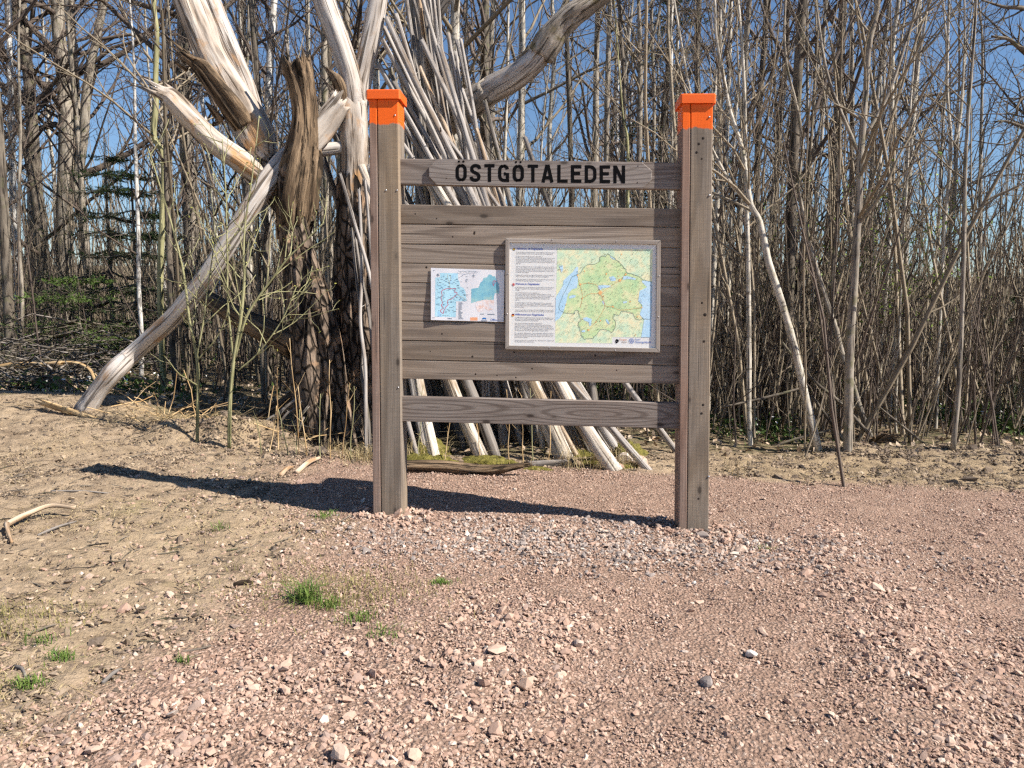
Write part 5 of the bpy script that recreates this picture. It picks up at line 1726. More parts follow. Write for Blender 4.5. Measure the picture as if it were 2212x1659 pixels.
# ------------------------------------------------------------------ bare trees
M_TPALE = bark_mat('pale_bark', (0.18, 0.155, 0.125), (0.45, 0.405, 0.34), (0.60, 0.555, 0.48), 6.0, 30, (0.28, 0.25, 0.17), 0.5, 0.006, bands=(0.10, 0.085, 0.07))
M_TGREY = bark_mat('grey_brown_bark', (0.09, 0.075, 0.06), (0.235, 0.20, 0.163), (0.38, 0.335, 0.275), 5.0, 26, (0.15, 0.14, 0.08), 0.6, 0.006)
M_TDARK = bark_mat('dark_bark', (0.04, 0.033, 0.027), (0.11, 0.09, 0.072), (0.20, 0.17, 0.135), 5.0, 20, (0.13, 0.125, 0.07), 0.8, 0.01)
M_TGREEN = bark_mat('olive_young_bark', (0.13, 0.125, 0.06), (0.26, 0.25, 0.13), (0.38, 0.36, 0.20), 5.0, 40, None, 0.3, 0.003)
M_BIRCH = bark_mat('white_birch_bark', (0.30, 0.275, 0.25), (0.56, 0.53, 0.49), (0.68, 0.66, 0.62), 8.0, 16, (0.10, 0.085, 0.075), 0.3, 0.004, bands=(0.06, 0.05, 0.045))
def twig_mat(name, a, c):
    m = Mat(name)
    oi = m.new('ShaderNodeObjectInfo').outputs['Random']
    return m.done(m.mix(oi, a, c), 0.85)


M_TWIG = twig_mat('brown_twig', (0.075, 0.056, 0.046), (0.135, 0.105, 0.085))
M_TWIGP = twig_mat('pale_twig', (0.16, 0.13, 0.093), (0.31, 0.255, 0.185))
M_LEAF = plain('fresh_leaf', (0.20, 0.29, 0.045), 0.5)
M_BUD = plain('yellow_green_bud', (0.36, 0.36, 0.08), 0.5)


def sub_branches(r, P, R, n_per, l0, l1, ang, K, up, wig, rmul, rmin, t0=0.15, t1=1.0, flat=0.0, tip=0.3):
    """children of polylines P (N,K0,3) with radii R; vectorised"""
    N, K0, _ = P.shape
    M = N * n_per
    par = np.repeat(np.arange(N), n_per)
    t = (t0 + (t1 - t0) * ((np.tile(np.arange(n_per), N) + r.uniform(0, 1, M)) / n_per)) * (K0 - 1)
    i = np.clip(t.astype(int), 0, K0 - 2)
    f = (t - i)[:, None]
    p = P[par, i] * (1 - f) + P[par, i + 1] * f
    rad = R[par, i] * (1 - f[:, 0]) + R[par, i + 1] * f[:, 0]
    d0 = P[par, i + 1] - P[par, i]
    seglen = np.linalg.norm(d0, axis=1, keepdims=True) + 1e-9
    d0 = d0 / seglen
    q = r.normal(0, 1, (M, 3))
    q = q - (q * d0).sum(1, keepdims=True) * d0
    q[:, 2] *= (1 - flat)
    q /= np.linalg.norm(q, axis=1, keepdims=True) + 1e-9
    a = np.radians(ang) * r.uniform(0.65, 1.3, (M, 1))
    d = d0 * np.cos(a) + q * np.sin(a)
    frac = t / (K0 - 1)
    L = r.uniform(l0, l1, M) * (1.15 - 0.65 * (frac - t0) / max(t1 - t0, 1e-3))
    out = np.zeros((M, K, 3))
    out[:, 0] = p
    for k in range(1, K):
        d = d + r.normal(0, wig, (M, 3)) + np.array((0, 0, up / K))
        d /= np.linalg.norm(d, axis=1, keepdims=True)
        out[:, k] = out[:, k - 1] + d * (L / (K - 1))[:, None]
    r0 = np.maximum(np.minimum(rad * rmul, rad * 0.9), rmin)
    RR = r0[:, None] * np.linspace(1, tip, K)[None]
    return out, np.maximum(RR, rmin * 0.5)


def grow(seed, TP, TR, nb=26, t0=0.25, bl=(0.8, 1.8), ang=50, nt=6, tl=(0.25, 0.7), n3=3, l3=(0.1, 0.3), up=0.5, wig=0.12, rtw=0.0016, sides=10, seg=None, amp=0.05, flat=0.0, tw_t0=0.2):
    """trunk Buf and crown Buf round a trunk polyline"""
    r = np.random.default_rng(seed)
    tb, cb = Buf(), Buf()
    limb(tb, TP, TR, sides=sides, seg=seg or 0.12, amp=amp, seed=seed, knots=2)
    n = 24
    S = smooth_path(np.column_stack([TP, TR]), n)
    P0, R0 = S[None, :, :3], np.maximum(S[None, :, 3], 0.003)
    P1, R1 = sub_branches(r, P0, R0, nb, bl[0], bl[1], ang, 7, up, wig, 0.5, rtw * 2.2, t0=t0, t1=1.0, flat=flat)
    V, Q, g = batch_tubes(P1, R1, 5)
    cb.add(V, Q, None, g)
    ends = [P1[:, -1]]
    if nt:
        P2, R2 = sub_branches(r, P1, R1, nt, tl[0], tl[1], 42, 5, up * 0.6, wig * 1.3, 0.6, rtw * 1.2, t0=tw_t0)
        V, Q, g = batch_tubes(P2, R2, 4)
        cb.add(V, Q, None, g)
        ends.append(P2[:, -1])
        if n3:
            P3, R3 = sub_branches(r, P2, R2, n3, l3[0], l3[1], 40, 3, up * 0.4, wig * 1.3, 0.7, rtw, t0=0.2)
            V, Q, g = batch_tubes(P3, R3, 3)
            cb.add(V, Q, None, g)
            ends.append(P3[:, -1])
    return tb, cb, np.concatenate(ends)


def leaf_quads(buf, C, size, r, tint=None):
    n = len(C)
    a = r.normal(0, 1, (n, 3))
    a /= np.linalg.norm(a, axis=1, keepdims=True)
    c = np.cross(a, r.normal(0, 1, (n, 3)))
    c /= np.linalg.norm(c, axis=1, keepdims=True)
    s = (size * r.uniform(0.6, 1.4, n))[:, None]
    V = np.stack([C - a * s, C + c * s * .45, C + a * s, C - c * s * .45], 1)
    buf.add(V, np.arange(n * 4).reshape(n, 4))


def px_trunk(pts, y, y_top=None):
    """rows (u, v, width) from the foot up at distance y"""
    n = len(pts)
    ys = np.linspace(y, y if y_top is None else y_top, n)
    P = np.array([W(u, v, yy) for (u, v, w), yy in zip(pts, ys)])
    R = np.array([0.5 * w * yy / FPX for (u, v, w), yy in zip(pts, ys)])
    foot = P[0].copy()
    z = float(zg(foot[0], foot[1]))
    if P[0][2] > z:
        P = np.vstack([[foot[0], foot[1], z - 0.03], P])
        R = np.concatenate([[R[0] * 1.1], R])
    return P, R


def extend(P, R, h):
    """carry a trunk on above the picture to height h"""
    d = P[-1] - P[-2]
    d = d / np.linalg.norm(d) * 0.5 + np.array((0, 0, 0.6))
    out, rr = [P], [R]
    p, r0 = P[-1], R[-1]
    n = max(2, int((h - p[2]) / 0.8))
    for k in range(n):
        p = p + d / np.linalg.norm(d) * 0.8 + rng.normal(0, 0.04, 3)
        out.append(p[None])
        rr.append([max(r0 * (1 - (k + 1) / (n + 0.5)), 0.004)])
    return np.vstack(out), np.concatenate(rr)


def hero_tree(name, pts, label, mat, cmat=None, y=None, h=6.0, cat='tree', group=None, forks=(), seed=1, y_top=None, **kw):
    u0, v0, w0 = pts[0]
    yy = G(u0, v0)[1] if y is None else y
    P, R = px_trunk(pts, yy, y_top)
    if h:
        P, R = extend(P, R, h)
    tb, cb, ends = grow(seed, P, R, **kw)
    root = empty(name, tuple(P[0]), label, cat, group)
    for k, f in enumerate(forks):
        P2, R2 = px_trunk(f, yy)
        P2, R2 = P2[-len(f):], R2[-len(f):]
        P2, R2 = extend(P2, R2, h)
        t2, c2, e2 = grow(seed + 50 + k, P2, R2, **dict(kw, nb=max(6, int(kw.get('nb', 26) * .6)), t0=0.1))
        for dst, src in ((tb, t2), (cb, c2)):
            for V, g in zip(src.V, src.Gc):
                pass
            off = dst.n
            dst.add(np.concatenate(src.V), np.concatenate(src.Q) if src.Q else None, np.concatenate(src.T) if src.T else None, np.concatenate(src.Gc))
        ends = np.vstack([ends, e2])
    part('trunk', tb, mat, root, True)
    part('crown', cb, cmat or M_TWIG, root, True)
    return root, ends


KS = dict(nb=15, bl=(0.5, 1.5), nt=4, tl=(0.2, 0.6), n3=2, l3=(0.08, 0.25), t0=0.35)
# trees at the edge of the wood on the gravel side
hero_tree('leaning_tree', [(1766, 972, 20), (1735, 837, 17), (1709, 725, 16), (1682, 635, 16), (1660, 567, 15), (1641, 480, 14), (1622, 442, 12), (1611, 375, 10), (1600, 311, 9), (1577, 240, 8), (1562, 161, 7), (1547, 75, 6), (1544, 0, 5)],
          'sunlit pale tree leaning over towards the board, forked at mid height', M_TPALE, M_TWIGP, h=5.0, forks=[[(1626, 448, 9), (1600, 420, 8), (1577, 394, 7), (1540, 326, 6), (1500, 240, 5)]], seed=201, **KS)
hero_tree('leaning_tree', [(1885, 958, 15), (1866, 908, 13), (1840, 826, 12), (1821, 773, 12), (1806, 713, 12), (1787, 657, 11), (1768, 594, 10), (1750, 530, 9), (1731, 443, 8), (1724, 394, 7), (1733, 311, 7), (1720, 225, 6), (1701, 150, 5), (1694, 75, 5), (1697, 0, 4)],
          'half uprooted thin tree leaning with torn orange wood at its foot', M_TGREY, M_TWIGP, h=4.8, seed=203, **KS)
hero_tree('straight_tree', [(1831, 972, 20), (1833, 856, 19), (1836, 743, 18), (1844, 631, 17), (1850, 518, 16), (1855, 450, 15), (1859, 338, 14), (1870, 206, 12), (1878, 94, 11), (1897, 0, 10)],
          'straight grey tree, thickest trunk between the two leaning ones', M_TGREY, M_TWIGP, h=7.0, forks=[[(1858, 338, 8), (1820, 250, 7), (1790, 170, 6), (1770, 60, 5)], [(1866, 300, 8), (1920, 200, 7), (1960, 80, 6), (1990, -20, 5)]], seed=205, **KS)
hero_tree('slender_tree', [(2058, 973, 12), (2069, 856, 11), (2075, 743, 10), (2080, 593, 9.5), (2082, 525, 9), (2084, 413, 8), (2088, 300, 7), (2099, 150, 6), (2107, 38, 5)],
          'slender grey tree standing alone at the edge past the soil heap', M_TGREY, M_TWIGP, h=6.0, seed=207, **KS)
hero_tree('slender_tree', [(1622, 982, 11), (1618, 893, 11), (1618, 780, 11), (1617, 630, 10), (1615, 518, 9), (1611, 375, 8), (1609, 225, 7), (1600, 60, 6)],
          'slim pale upright tree nearest to the bolted post', M_TPALE, M_TWIGP, y=6.1, h=6.0, seed=209, **KS)
hero_tree('slender_tree', [(2020, 940, 9), (2023, 860, 9), (2027, 740, 9), (2033, 620, 9), (2039, 500, 8), (2054, 323, 7), (2046, 188, 6), (2050, 0, 5)],
          'pale whip-thin tree forking into a narrow V high up', M_TPALE, M_TWIGP, y=7.2, h=6.5, forks=[[(2054, 323, 5), (2073, 263, 5), (2084, 75, 4)]], seed=211, **KS)
hero_tree('slender_tree', [(1937, 952, 6), (1934, 893, 6), (1941, 743, 5.5), (1949, 555, 5), (1960, 375, 4.5), (1967, 225, 4)],
          'very thin pale stem halfway between the grey and the forking tree', M_TPALE, M_TWIGP, y=6.9, h=5.0, seed=213, **KS)
hero_tree('slender_tree', [(1889, 912, 13), (1896, 818, 13), (1911, 649, 12), (1919, 518, 11), (1922, 469, 11), (1926, 300, 10), (1928, 113, 9), (1941, 0, 8)],
          'straight tree lit along one side, just behind the half uprooted one', M_TPALE, M_TWIGP, y=8.0, h=8.0, seed=215, **KS)
hero_tree('slender_tree', [(1803, 965, 9), (1800, 860, 8.5), (1788, 760, 8), (1796, 690, 8), (1800, 560, 7), (1812, 420, 6), (1815, 200, 5)],
          'thin wavy dark stem between the leaning pale tree and the thick grey one', M_TDARK, M_TWIG, y=6.3, h=5.5, seed=217, **KS)
hero_tree('slender_tree', [(1712, 930, 9), (1718, 850, 9), (1722, 780, 8), (1712, 700, 8), (1730, 560, 7), (1745, 380, 6), (1760, 200, 5)],
          'dark crooked stem rising behind the sunlit leaning tree', M_TDARK, M_TWIG, y=7.0, h=5.5, seed=219, **KS)
for k, (pts, lab) in enumerate([([(1838, 975, 8), (1790, 905, 7.5), (1753, 855, 6)], 'dark dead stem leaning low across the foot of the thick grey tree'),
                                ([(1875, 935, 9), (1815, 870, 8), (1750, 815, 6.5), (1690, 740, 5)], 'dark dead stem leaning higher behind the thick grey tree'),
                                ([(1640, 975, 5), (1720, 948, 6), (1790, 930, 5)], 'dark stick lying low between the slim and the leaning tree'),
                                ([(1560, 880, 5), (1650, 860, 6), (1745, 835, 5)], 'thin bowed branch lying across the undergrowth'),
                                ([(2005, 965, 5), (1955, 925, 5), (1900, 880, 4)], 'thin dark stick leaning near the slender tree past the soil heap')]):
    b = Buf()
    P, R = px_trunk(pts, 6.1)
    limb(b, P[-len(pts):], R[-len(pts):], sides=8, seg=.06, amp=.1, seed=240 + k)
    single('fallen_sapling', b, M_TDARK, P[0], lab, 'fallen sapling', smooth=True)
b = Buf()
q0 = G(1886, 962)
for k in range(16):
    a_ = rng.uniform(0, 2 * np.pi)
    d = np.array((math.cos(a_) * .22, math.sin(a_) * .12, rng.uniform(.02, .16)))
    limb(b, [q0 + (0, 0, .03), q0 + d * .6 + (0, 0, .03), q0 + d], [.02, .012, .004], sides=6, seg=.04, amp=.2, seed=260 + k)
single('torn_root', b, M_ROT, q0, 'torn roots standing out of the soil under the half uprooted tree', 'root', smooth=True)

# trees seen between and above the rails
hero_tree('straight_tree', [(1308, 960, 13), (1309, 700, 12.5), (1310, 338, 11.5), (1314, 113, 10.5), (1317, 0, 10)], 'straight pale tree seen above the word ending of the name sign', M_TGREY, y=8.6, h=8.5, seed=221, **KS)
hero_tree('straight_tree', [(1380, 960, 14), (1381, 700, 13), (1381, 338, 12), (1383, 169, 11), (1381, 45, 8)], 'grey tree with a star-like fork above the clipped end of the sign', M_TGREY, M_TWIGP, y=7.8, h=6.5, forks=[[(1383, 165, 7), (1400, 110, 6), (1425, 20, 5)], [(1383, 165, 7), (1360, 100, 6), (1335, 0, 5)]], seed=223, **KS)
hero_tree('bushy_tree', [(1357, 960, 8), (1356, 700, 8), (1356, 400, 7), (1355, 300, 6), (1345, 240, 4)], 'olive bush-like sapling fanning out above the name sign', M_TGREEN, M_TWIGP, y=7.0, h=3.6, seed=225, nb=22, bl=(.6, 1.5), nt=5, tl=(.2, .6), n3=2, t0=.62, ang=38)
hero_tree('dark_tree', [(1240, 950, 13), (1238, 600, 12), (1232, 300, 11), (1225, 100, 10), (1222, 0, 9)], 'dark tree between the arching limb and the star-forked tree', M_TDARK, y=9.5, h=9.0, seed=227, **KS)
hero_tree('slender_tree', [(1452, 960, 9), (1451, 640, 9), (1451, 420, 8), (1450, 200, 7), (1452, 0, 6)], 'white-lit stem showing just beside the bolted post', M_BIRCH, M_TWIGP, y=8.2, h=7.0, seed=229, **KS)
hero_tree('dark_tree', [(1357, 948, 14), (1352, 860, 14), (1352, 700, 13), (1345, 400, 11)], 'dark trunk seen through the gap under the plank panel', M_TDARK, y=7.4, h=6.0, seed=230, **KS)

# left side of the picture
KO = dict(nb=20, bl=(1.6, 4.2), nt=5, tl=(0.5, 1.5), n3=3, l3=(0.2, 0.6), t0=0.18, ang=62, wig=0.2, up=0.35, rtw=0.0026)
hero_tree('oak_tree', [(109, 728, 32), (101, 622, 27), (82, 450, 25), (71, 300, 24), (60, 150, 22), (37, 37, 20), (33, 0, 19)], 'dark gnarled tree nearest the edge, behind the brush heap', M_TDARK, y=16, h=13, seed=231, **KO)
hero_tree('oak_tree', [(133, 728, 46), (139, 622, 38), (139, 450, 33), (144, 300, 31), (139, 188, 29), (127, 75, 26), (124, 0, 25)], 'stout light-barked tree behind the brush heap, thickest in the wood', M_TGREY, y=16.4, h=13, forks=[[(150, 440, 22), (161, 413, 21), (180, 300, 20), (188, 188, 18), (210, 75, 16), (225, 0, 14)]], seed=233, **KO)
hero_tree('oak_tree', [(94, 725, 22), (92, 630, 21), (90, 555, 20), (75, 420, 15), (50, 300, 12), (30, 200, 9)], 'smaller mossy trunk standing close in front of the dark gnarled tree', M_TDARK, y=15.5, h=9, seed=235, **KO)
hero_tree('sapling', [(355, 890, 13), (350, 740, 13), (346, 600, 13), (354, 394, 12), (350, 330, 12), (332, 293, 12), (337, 225, 12), (336, 169, 11), (339, 75, 10), (332, 0, 9)], 'yellowish sapling with a kink, crossing behind the broken limb', M_TGREEN, M_TWIGP, y=7.6, h=5.5, seed=237, **KS)
hero_tree('sapling', [(388, 885, 15), (378, 800, 15), (372, 720, 14), (368, 600, 13), (362, 450, 12), (358, 300, 10)], 'dark upright sapling beside the kinked yellowish one', M_TDARK, M_TWIG, y=7.5, h=5.0, seed=239, **KS)
hero_tree('sapling', [(305, 880, 9), (306, 740, 9), (300, 620, 8.5), (298, 480, 8), (292, 300, 7)], 'pale stem seen under the middle of the leaning log', M_BIRCH, M_TWIG, y=9.0, h=6.0, seed=241, **KS)
hero_tree('sapling', [(45, 770, 8), (48, 640, 8), (40, 480, 7), (44, 300, 6), (40, 100, 5)], 'thin grey stem in front of the gnarled trees at the edge', M_TGREY, M_TWIG, y=9.5, h=7.0, seed=243, **KS)
hero_tree('sapling', [(570, 890, 10), (566, 760, 9), (560, 620, 9), (556, 480, 8)], 'dark stem with a torn orange side, seen past the drooping limb', M_TDARK, M_TWIG, y=7.2, h=4.0, seed=245, **KS)

# young shrubs in front of the dead tree
def shrub(pts_list, label, seed, y):
    u0, v0, w0 = pts_list[0][0]
    tb, cb, lb = Buf(), Buf(), Buf()
    allends = []
    base = G(u0, v0)
    for k, pts in enumerate(pts_list):
        P, R = px_trunk(pts, base[1] if y is None else y)
        if k:
            P, R = P[-len(pts):], R[-len(pts):]
        t_, c_, e_ = grow(seed + k, P, R, nb=11, t0=.25, bl=(.25, .6), nt=2, tl=(.08, .25), n3=0, ang=45, rtw=.0018, sides=8, seg=.05, wig=.15)
        tb.add(np.concatenate(t_.V), np.concatenate(t_.Q), np.concatenate(t_.T), np.concatenate(t_.Gc))
        cb.add(np.concatenate(c_.V), np.concatenate(c_.Q), None, np.concatenate(c_.Gc))
        allends.append(e_)
    root = empty('young_shrub', tuple(base), label, 'shrub', 'young olive-stemmed shrubs before the dead tree')
    part('stem', tb, M_TGREEN, root, True)
    part('twigs', cb, M_TGREEN, root, True)
    leaf_quads(lb, np.concatenate(allends), .0075, np.random.default_rng(seed))
    o = part('buds', lb, M_BUD, root)
    o['kind'] = 'stuff'
    return root


shrub([[(426, 955, 8), (427, 870, 7.5), (426, 781, 7), (409, 687, 6), (397, 593, 5), (375, 500, 4), (345, 400, 3), (320, 320, 2)], [(424, 775, 4), (440, 690, 3.5), (452, 600, 3), (470, 480, 2)]], 'single-stemmed olive shrub on the side towards the leaning log', 271, None)
shrub([[(495, 968, 9), (497, 870, 8.5), (505, 780, 8), (520, 690, 7), (528, 600, 6), (526, 556, 5), (530, 480, 4), (545, 380, 3), (560, 250, 2)],
       [(506, 780, 6), (530, 690, 5.5), (560, 640, 5), (590, 600, 4.5), (620, 560, 4), (660, 520, 3), (700, 480, 2)],
       [(503, 770, 5), (492, 650, 4), (491, 560, 3.5), (488, 420, 2.5), (480, 300, 2)],
       [(515, 800, 4), (560, 760, 3), (610, 690, 2.5), (640, 620, 2)]], 'many-stemmed olive shrub with yellow-green buds before the drooping limb', 281, None)
for k, (u, v, h_) in enumerate([(565, 980, .25), (585, 975, .3), (602, 972, .55), (624, 982, .3), (648, 985, .75), (664, 985, .45), (690, 988, .4), (712, 990, .62), (738, 992, .5), (760, 992, .48), (785, 990, .7), (795, 990, .55), (640, 985, .3), (1100, 1005, .5), (1130, 1003, .45), (1150, 1003, .5), (1185, 1003, .48), (1040, 1000, .4), (905, 1000, .5), (960, 1005, .3)]):
    p = G(u, v)
    b = Buf()
    r_ = np.random.default_rng(k + 5)
    ln_ = r_.normal(0, .09, 2)
    P = [p + np.array((ln_[0] * h_ * j / 4 + r_.normal(0, .004), ln_[1] * h_ * j / 4, h_ * j / 4)) for j in range(5)]
    limb(b, P, np.linspace(.0042, .0018, 5), sides=6, seg=.05, amp=.1, seed=k, cap0=False)
    P1, R1 = sub_branches(r_, np.array(P)[None], np.full((1, 5), .003), 3, .04, .16, 40, 4, .4, .1, .6, .0013, t0=.3)
    V, Q, g = batch_tubes(P1, R1, 4)
    b.add(V, Q, None, g)
    single('bare_shoot', b, M_YELLOWW if k % 3 else M_TGREEN, p, nth('sa', '{} thin yellowish bare shoot before the dark foot of the dead tree') if u < 860 else nth('sb', '{} thin bare shoot standing before the leaning poles under the panel'), 'shoot', 'bare shoots at the foot of the dead tree' if u < 860 else 'bare shoots before the poles', smooth=True)

# ------------------------------------------------------------------ random trees of the wood behind
def template(seed, h, r0, lean, kw, wob=0.05):
    r = np.random.default_rng(seed)
    n = 9
    t = np.linspace(0, 1, n)
    P = np.stack([lean[0] * t ** 1.3 * h + np.cumsum(r.normal(0, wob, n)) * t, lean[1] * t ** 1.3 * h + np.cumsum(r.normal(0, wob, n)) * t, t * h - 0.05], 1)
    R = r0 * (1 - t) ** 0.8 + 0.006
    tb, cb, ends = grow(seed, P, R, sides=7, seg=0.35, amp=0.06, **kw)
    return tb, cb, ends


TEMPL = []
SAP = dict(nb=20, bl=(0.5, 1.5), nt=4, tl=(0.25, 0.75), n3=2, l3=(0.1, 0.35), t0=0.20, ang=40, up=0.6, rtw=0.0011)
MID = dict(nb=24, bl=(0.9, 2.4), nt=5, tl=(0.35, 1.1), n3=2, l3=(0.15, 0.5), t0=0.22, ang=46, up=0.5, rtw=0.0013)
BIG = dict(nb=28, bl=(1.4, 3.8), nt=6, tl=(0.5, 1.6), n3=3, l3=(0.2, 0.7), t0=0.28, ang=54, up=0.4, wig=0.17, rtw=0.002)
spec = [(5.5, .021, (.025, .0), SAP, M_TPALE, M_TWIG), (6.5, .024, (-.03, .02), SAP, M_TGREY, M_TWIG), (5.0, .018, (.07, .03), SAP, M_TGREY, M_TWIGP), (7.0, .028, (-.02, -.03), SAP, M_TPALE, M_TWIG),
        (9.0, .048, (.03, .0), MID, M_TGREY, M_TWIG), (10.0, .055, (-.03, .02), MID, M_BIRCH, M_TWIG), (9.5, .045, (.02, .03), MID, M_TDARK, M_TWIG), (11.0, .06, (.0, .0), MID, M_TPALE, M_TWIGP),
        (14.0, .12, (.02, .0), BIG, M_TGREY, M_TWIG), (15.0, .14, (-.02, .0), BIG, M_TDARK, M_TWIG), (16.0, .12, (.0, .02), BIG, M_BIRCH, M_TWIG)]
for k, (h, r0, ln, kw, tm, cm) in enumerate(spec):
    tb, cb, ends = template(400 + k, h, r0, ln, kw, 0.05 if h < 8 else 0.09)
    TEMPL.append((tb.mesh('bare_tree_trunk', tm, True), cb.mesh('bare_tree_crown', cm, True), h))

rt = np.random.default_rng(77)
BT = []
placed = 0
spots = []


def blocked(x, y):
    u = CX + FPX * x / y
    if y < 5.9:
        return True
    if -3.6 < x < 1.0 and y < 7.2:
        return True
    if x < -1.5 and y < 8.3:
        return True
    if -0.64 < x / y < -0.46 and y < 12.6:
        return True
    return False


ZONES = [(60, 'behind the end of the brush heap'), (160, 'near the gnarled trees'), (260, 'behind the low spruce'), (380, 'around the kinked sapling'), (520, 'behind the young shrubs'), (650, 'behind the broken snag'), (800, 'behind the forked trunk'),
         (1000, 'behind the leaning poles'), (1150, 'under the arching limb'), (1280, 'above the middle of the sign'), (1400, 'near the star-forked tree'), (1540, 'behind the bolted post'), (1640, 'around the slim pale tree'), (1720, 'behind the sunlit leaning tree'),
         (1800, 'between the two leaning trees'), (1880, 'behind the thick grey tree'), (1960, 'past the half uprooted tree'), (2040, 'around the forking whip-thin tree'), (2120, 'around the slender tree by the soil heap'), (9999, 'at the outer edge past the slender tree')]
while placed < 112:
    q = rt.uniform()
    if q < 0.42:
        y = rt.uniform(6.9, 12.5)
        x = rt.uniform(0.12, 0.80) * y
        ids, reg = (0, 1, 2, 3, 0, 3, 6), 'right'
    elif q < 0.58:
        y = rt.uniform(7.4, 13)
        x = rt.uniform(-0.30, 0.25) * y
        ids, reg = (0, 1, 3, 4, 6, 7), 'mid'
    elif q < 0.82:
        y = rt.uniform(8.6, 15)
        x = rt.uniform(-0.82, -0.22) * y
        ids, reg = (1, 2, 3, 4, 1, 6, 4, 5), 'left'
    else:
        y = rt.uniform(12, 22)
        x = rt.uniform(-0.80, 0.80) * y
        ids, reg = (4, 6, 7, 8, 9), 'back'
    if CX + FPX * x / y > 1880 and rt.uniform() < 0.45 and y < 14:
        continue
    if blocked(x, y) or any((x - a) ** 2 + (y - c) ** 2 < 0.09 for a, c in spots):
        continue
    spots.append((x, y))
    k = int(rt.choice(ids))
    tm, cm, h = TEMPL[k]
    kindw = {0: 'pale slender sapling', 1: 'grey-brown slender sapling', 2: 'slanting grey sapling', 3: 'tall pale sapling', 4: 'grey bare tree', 5: 'white-barked birch', 6: 'dark-stemmed bare tree', 7: 'tall pale bare tree', 8: 'large grey bare tree', 9: 'large dark bare tree'}[k]
    u_ = CX + FPX * x / y
    zone = next(ph for lim, ph in ZONES if u_ < lim)
    row = ('in the front row' if y < 8.2 else 'in the second row' if y < 10.5 else 'further back' if y < 14 else 'deep in the wood')
    where = {'right': 'in the thicket past the bolted post', 'mid': 'in the wood straight behind the board', 'left': 'in the wood behind the dead tree', 'back': 'far back in the wood'}[reg]
    e = empty('bare_tree', (x, y, float(zg(x, y)) - 0.02), f'{kindw} {row} {zone}', 'tree', f'trees {where}', rz=rt.uniform(0, 6.28), scale=rt.uniform(0.82, 1.22))
    for nm, me in (('trunk', tm), ('crown', cm)):
        o = bpy.data.objects.new(nm, me)
        sc.collection.objects.link(o)
        o.parent = e
    placed += 1
    BT.append(e)


_same = {}
for e in BT:
    _same.setdefault(e['label'], []).append(e)
for lab_, es in _same.items():
    if len(es) > 1:
        es.sort(key=lambda q: q.location.x)
        for k, e in enumerate(es):
            e['label'] = f'{ORD[k]} ' + lab_ if len(es) > 2 else ('first ' if k == 0 else 'last ') + lab_


# ------------------------------------------------------------------ masses that nobody could count: instanced inside one object each
def instancer(name, pts, idx, rot, scl, objs, label):
    col = bpy.data.collections.new(name + '_sources')
    for k, o in enumerate(objs):
        col.objects.link(o)
    me = bpy.data.meshes.new(name)
    me.from_pydata([tuple(p) for p in pts], [], [])
    for nm, ty, arr in (('idx', 'INT', np.asarray(idx, np.int32)), ('scl', 'FLOAT', np.asarray(scl, np.float32))):
        a = me.attributes.new(nm, ty, 'POINT')
        a.data.foreach_set('value', arr)
    a = me.attributes.new('rot', 'FLOAT_VECTOR', 'POINT')
    a.data.foreach_set('vector', np.asarray(rot, np.float32).ravel())
    o = link(name, me)
    ng = bpy.data.node_groups.new(name, 'GeometryNodeTree')
    ng.interface.new_socket('Geometry', in_out='INPUT', socket_type='NodeSocketGeometry')
    ng.interface.new_socket('Geometry', in_out='OUTPUT', socket_type='NodeSocketGeometry')
    N, Lk = ng.nodes, ng.links
    gi, go = N.new('NodeGroupInput'), N.new('NodeGroupOutput')
    iop, ci = N.new('GeometryNodeInstanceOnPoints'), N.new('GeometryNodeCollectionInfo')
    ci.inputs['Collection'].default_value = col
    ci.inputs['Separate Children'].default_value = True
    ci.inputs['Reset Children'].default_value = True
    iop.inputs['Pick Instance'].default_value = True

    def named(nm, ty):
        n = N.new('GeometryNodeInputNamedAttribute')
        n.data_type = ty
        n.inputs['Name'].default_value = nm
        return n.outputs[0]
    Lk.new(gi.outputs[0], iop.inputs['Points'])
    Lk.new(ci.outputs[0], iop.inputs['Instance'])
    Lk.new(named('idx', 'INT'), iop.inputs['Instance Index'])
    e2r = N.new('FunctionNodeEulerToRotation')
    Lk.new(named('rot', 'FLOAT_VECTOR'), e2r.inputs[0])
    Lk.new(e2r.outputs[0], iop.inputs['Rotation'])
    Lk.new(named('scl', 'FLOAT'), iop.inputs['Scale'])
    Lk.new(iop.outputs[0], go.inputs[0])
    md = o.modifiers.new('instances', 'NODES')
    md.node_group = ng
    return tag(o, label, kind='stuff')


def joined(name, bufs, mats):
    b = Buf()
    for k, s in enumerate(bufs):
        b.add(np.concatenate(s.V), np.concatenate(s.Q) if s.Q else None, np.concatenate(s.T) if s.T else None, np.concatenate(s.Gc), None, k)
    return bpy.data.objects.new(name, b.mesh(name, mats, True))


# far wood
srcs = []
for k, (h, r0, ln, kw, tm, cm) in enumerate(spec[4:]):
    tb, cb, ends = template(500 + k, h, r0, ln, dict(kw, rtw=kw['rtw'] * 1.3), 0.09)
    srcs.append(joined('far_tree_%02d' % k, [tb, cb], [tm, cm]))
n = 40
y = 26 + 50 * rt.uniform(0, 1, n) ** 1.1
x = rt.uniform(-0.85, 0.85, n) * y
instancer('far_woods', np.stack([x, y, zg(x, y) - .1], 1), rt.integers(0, len(srcs), n), np.stack([0 * x, 0 * x, rt.uniform(0, 6.28, n)], 1), rt.uniform(0.8, 1.25, n), srcs, 'bare trees far back that merge into one brown wood')


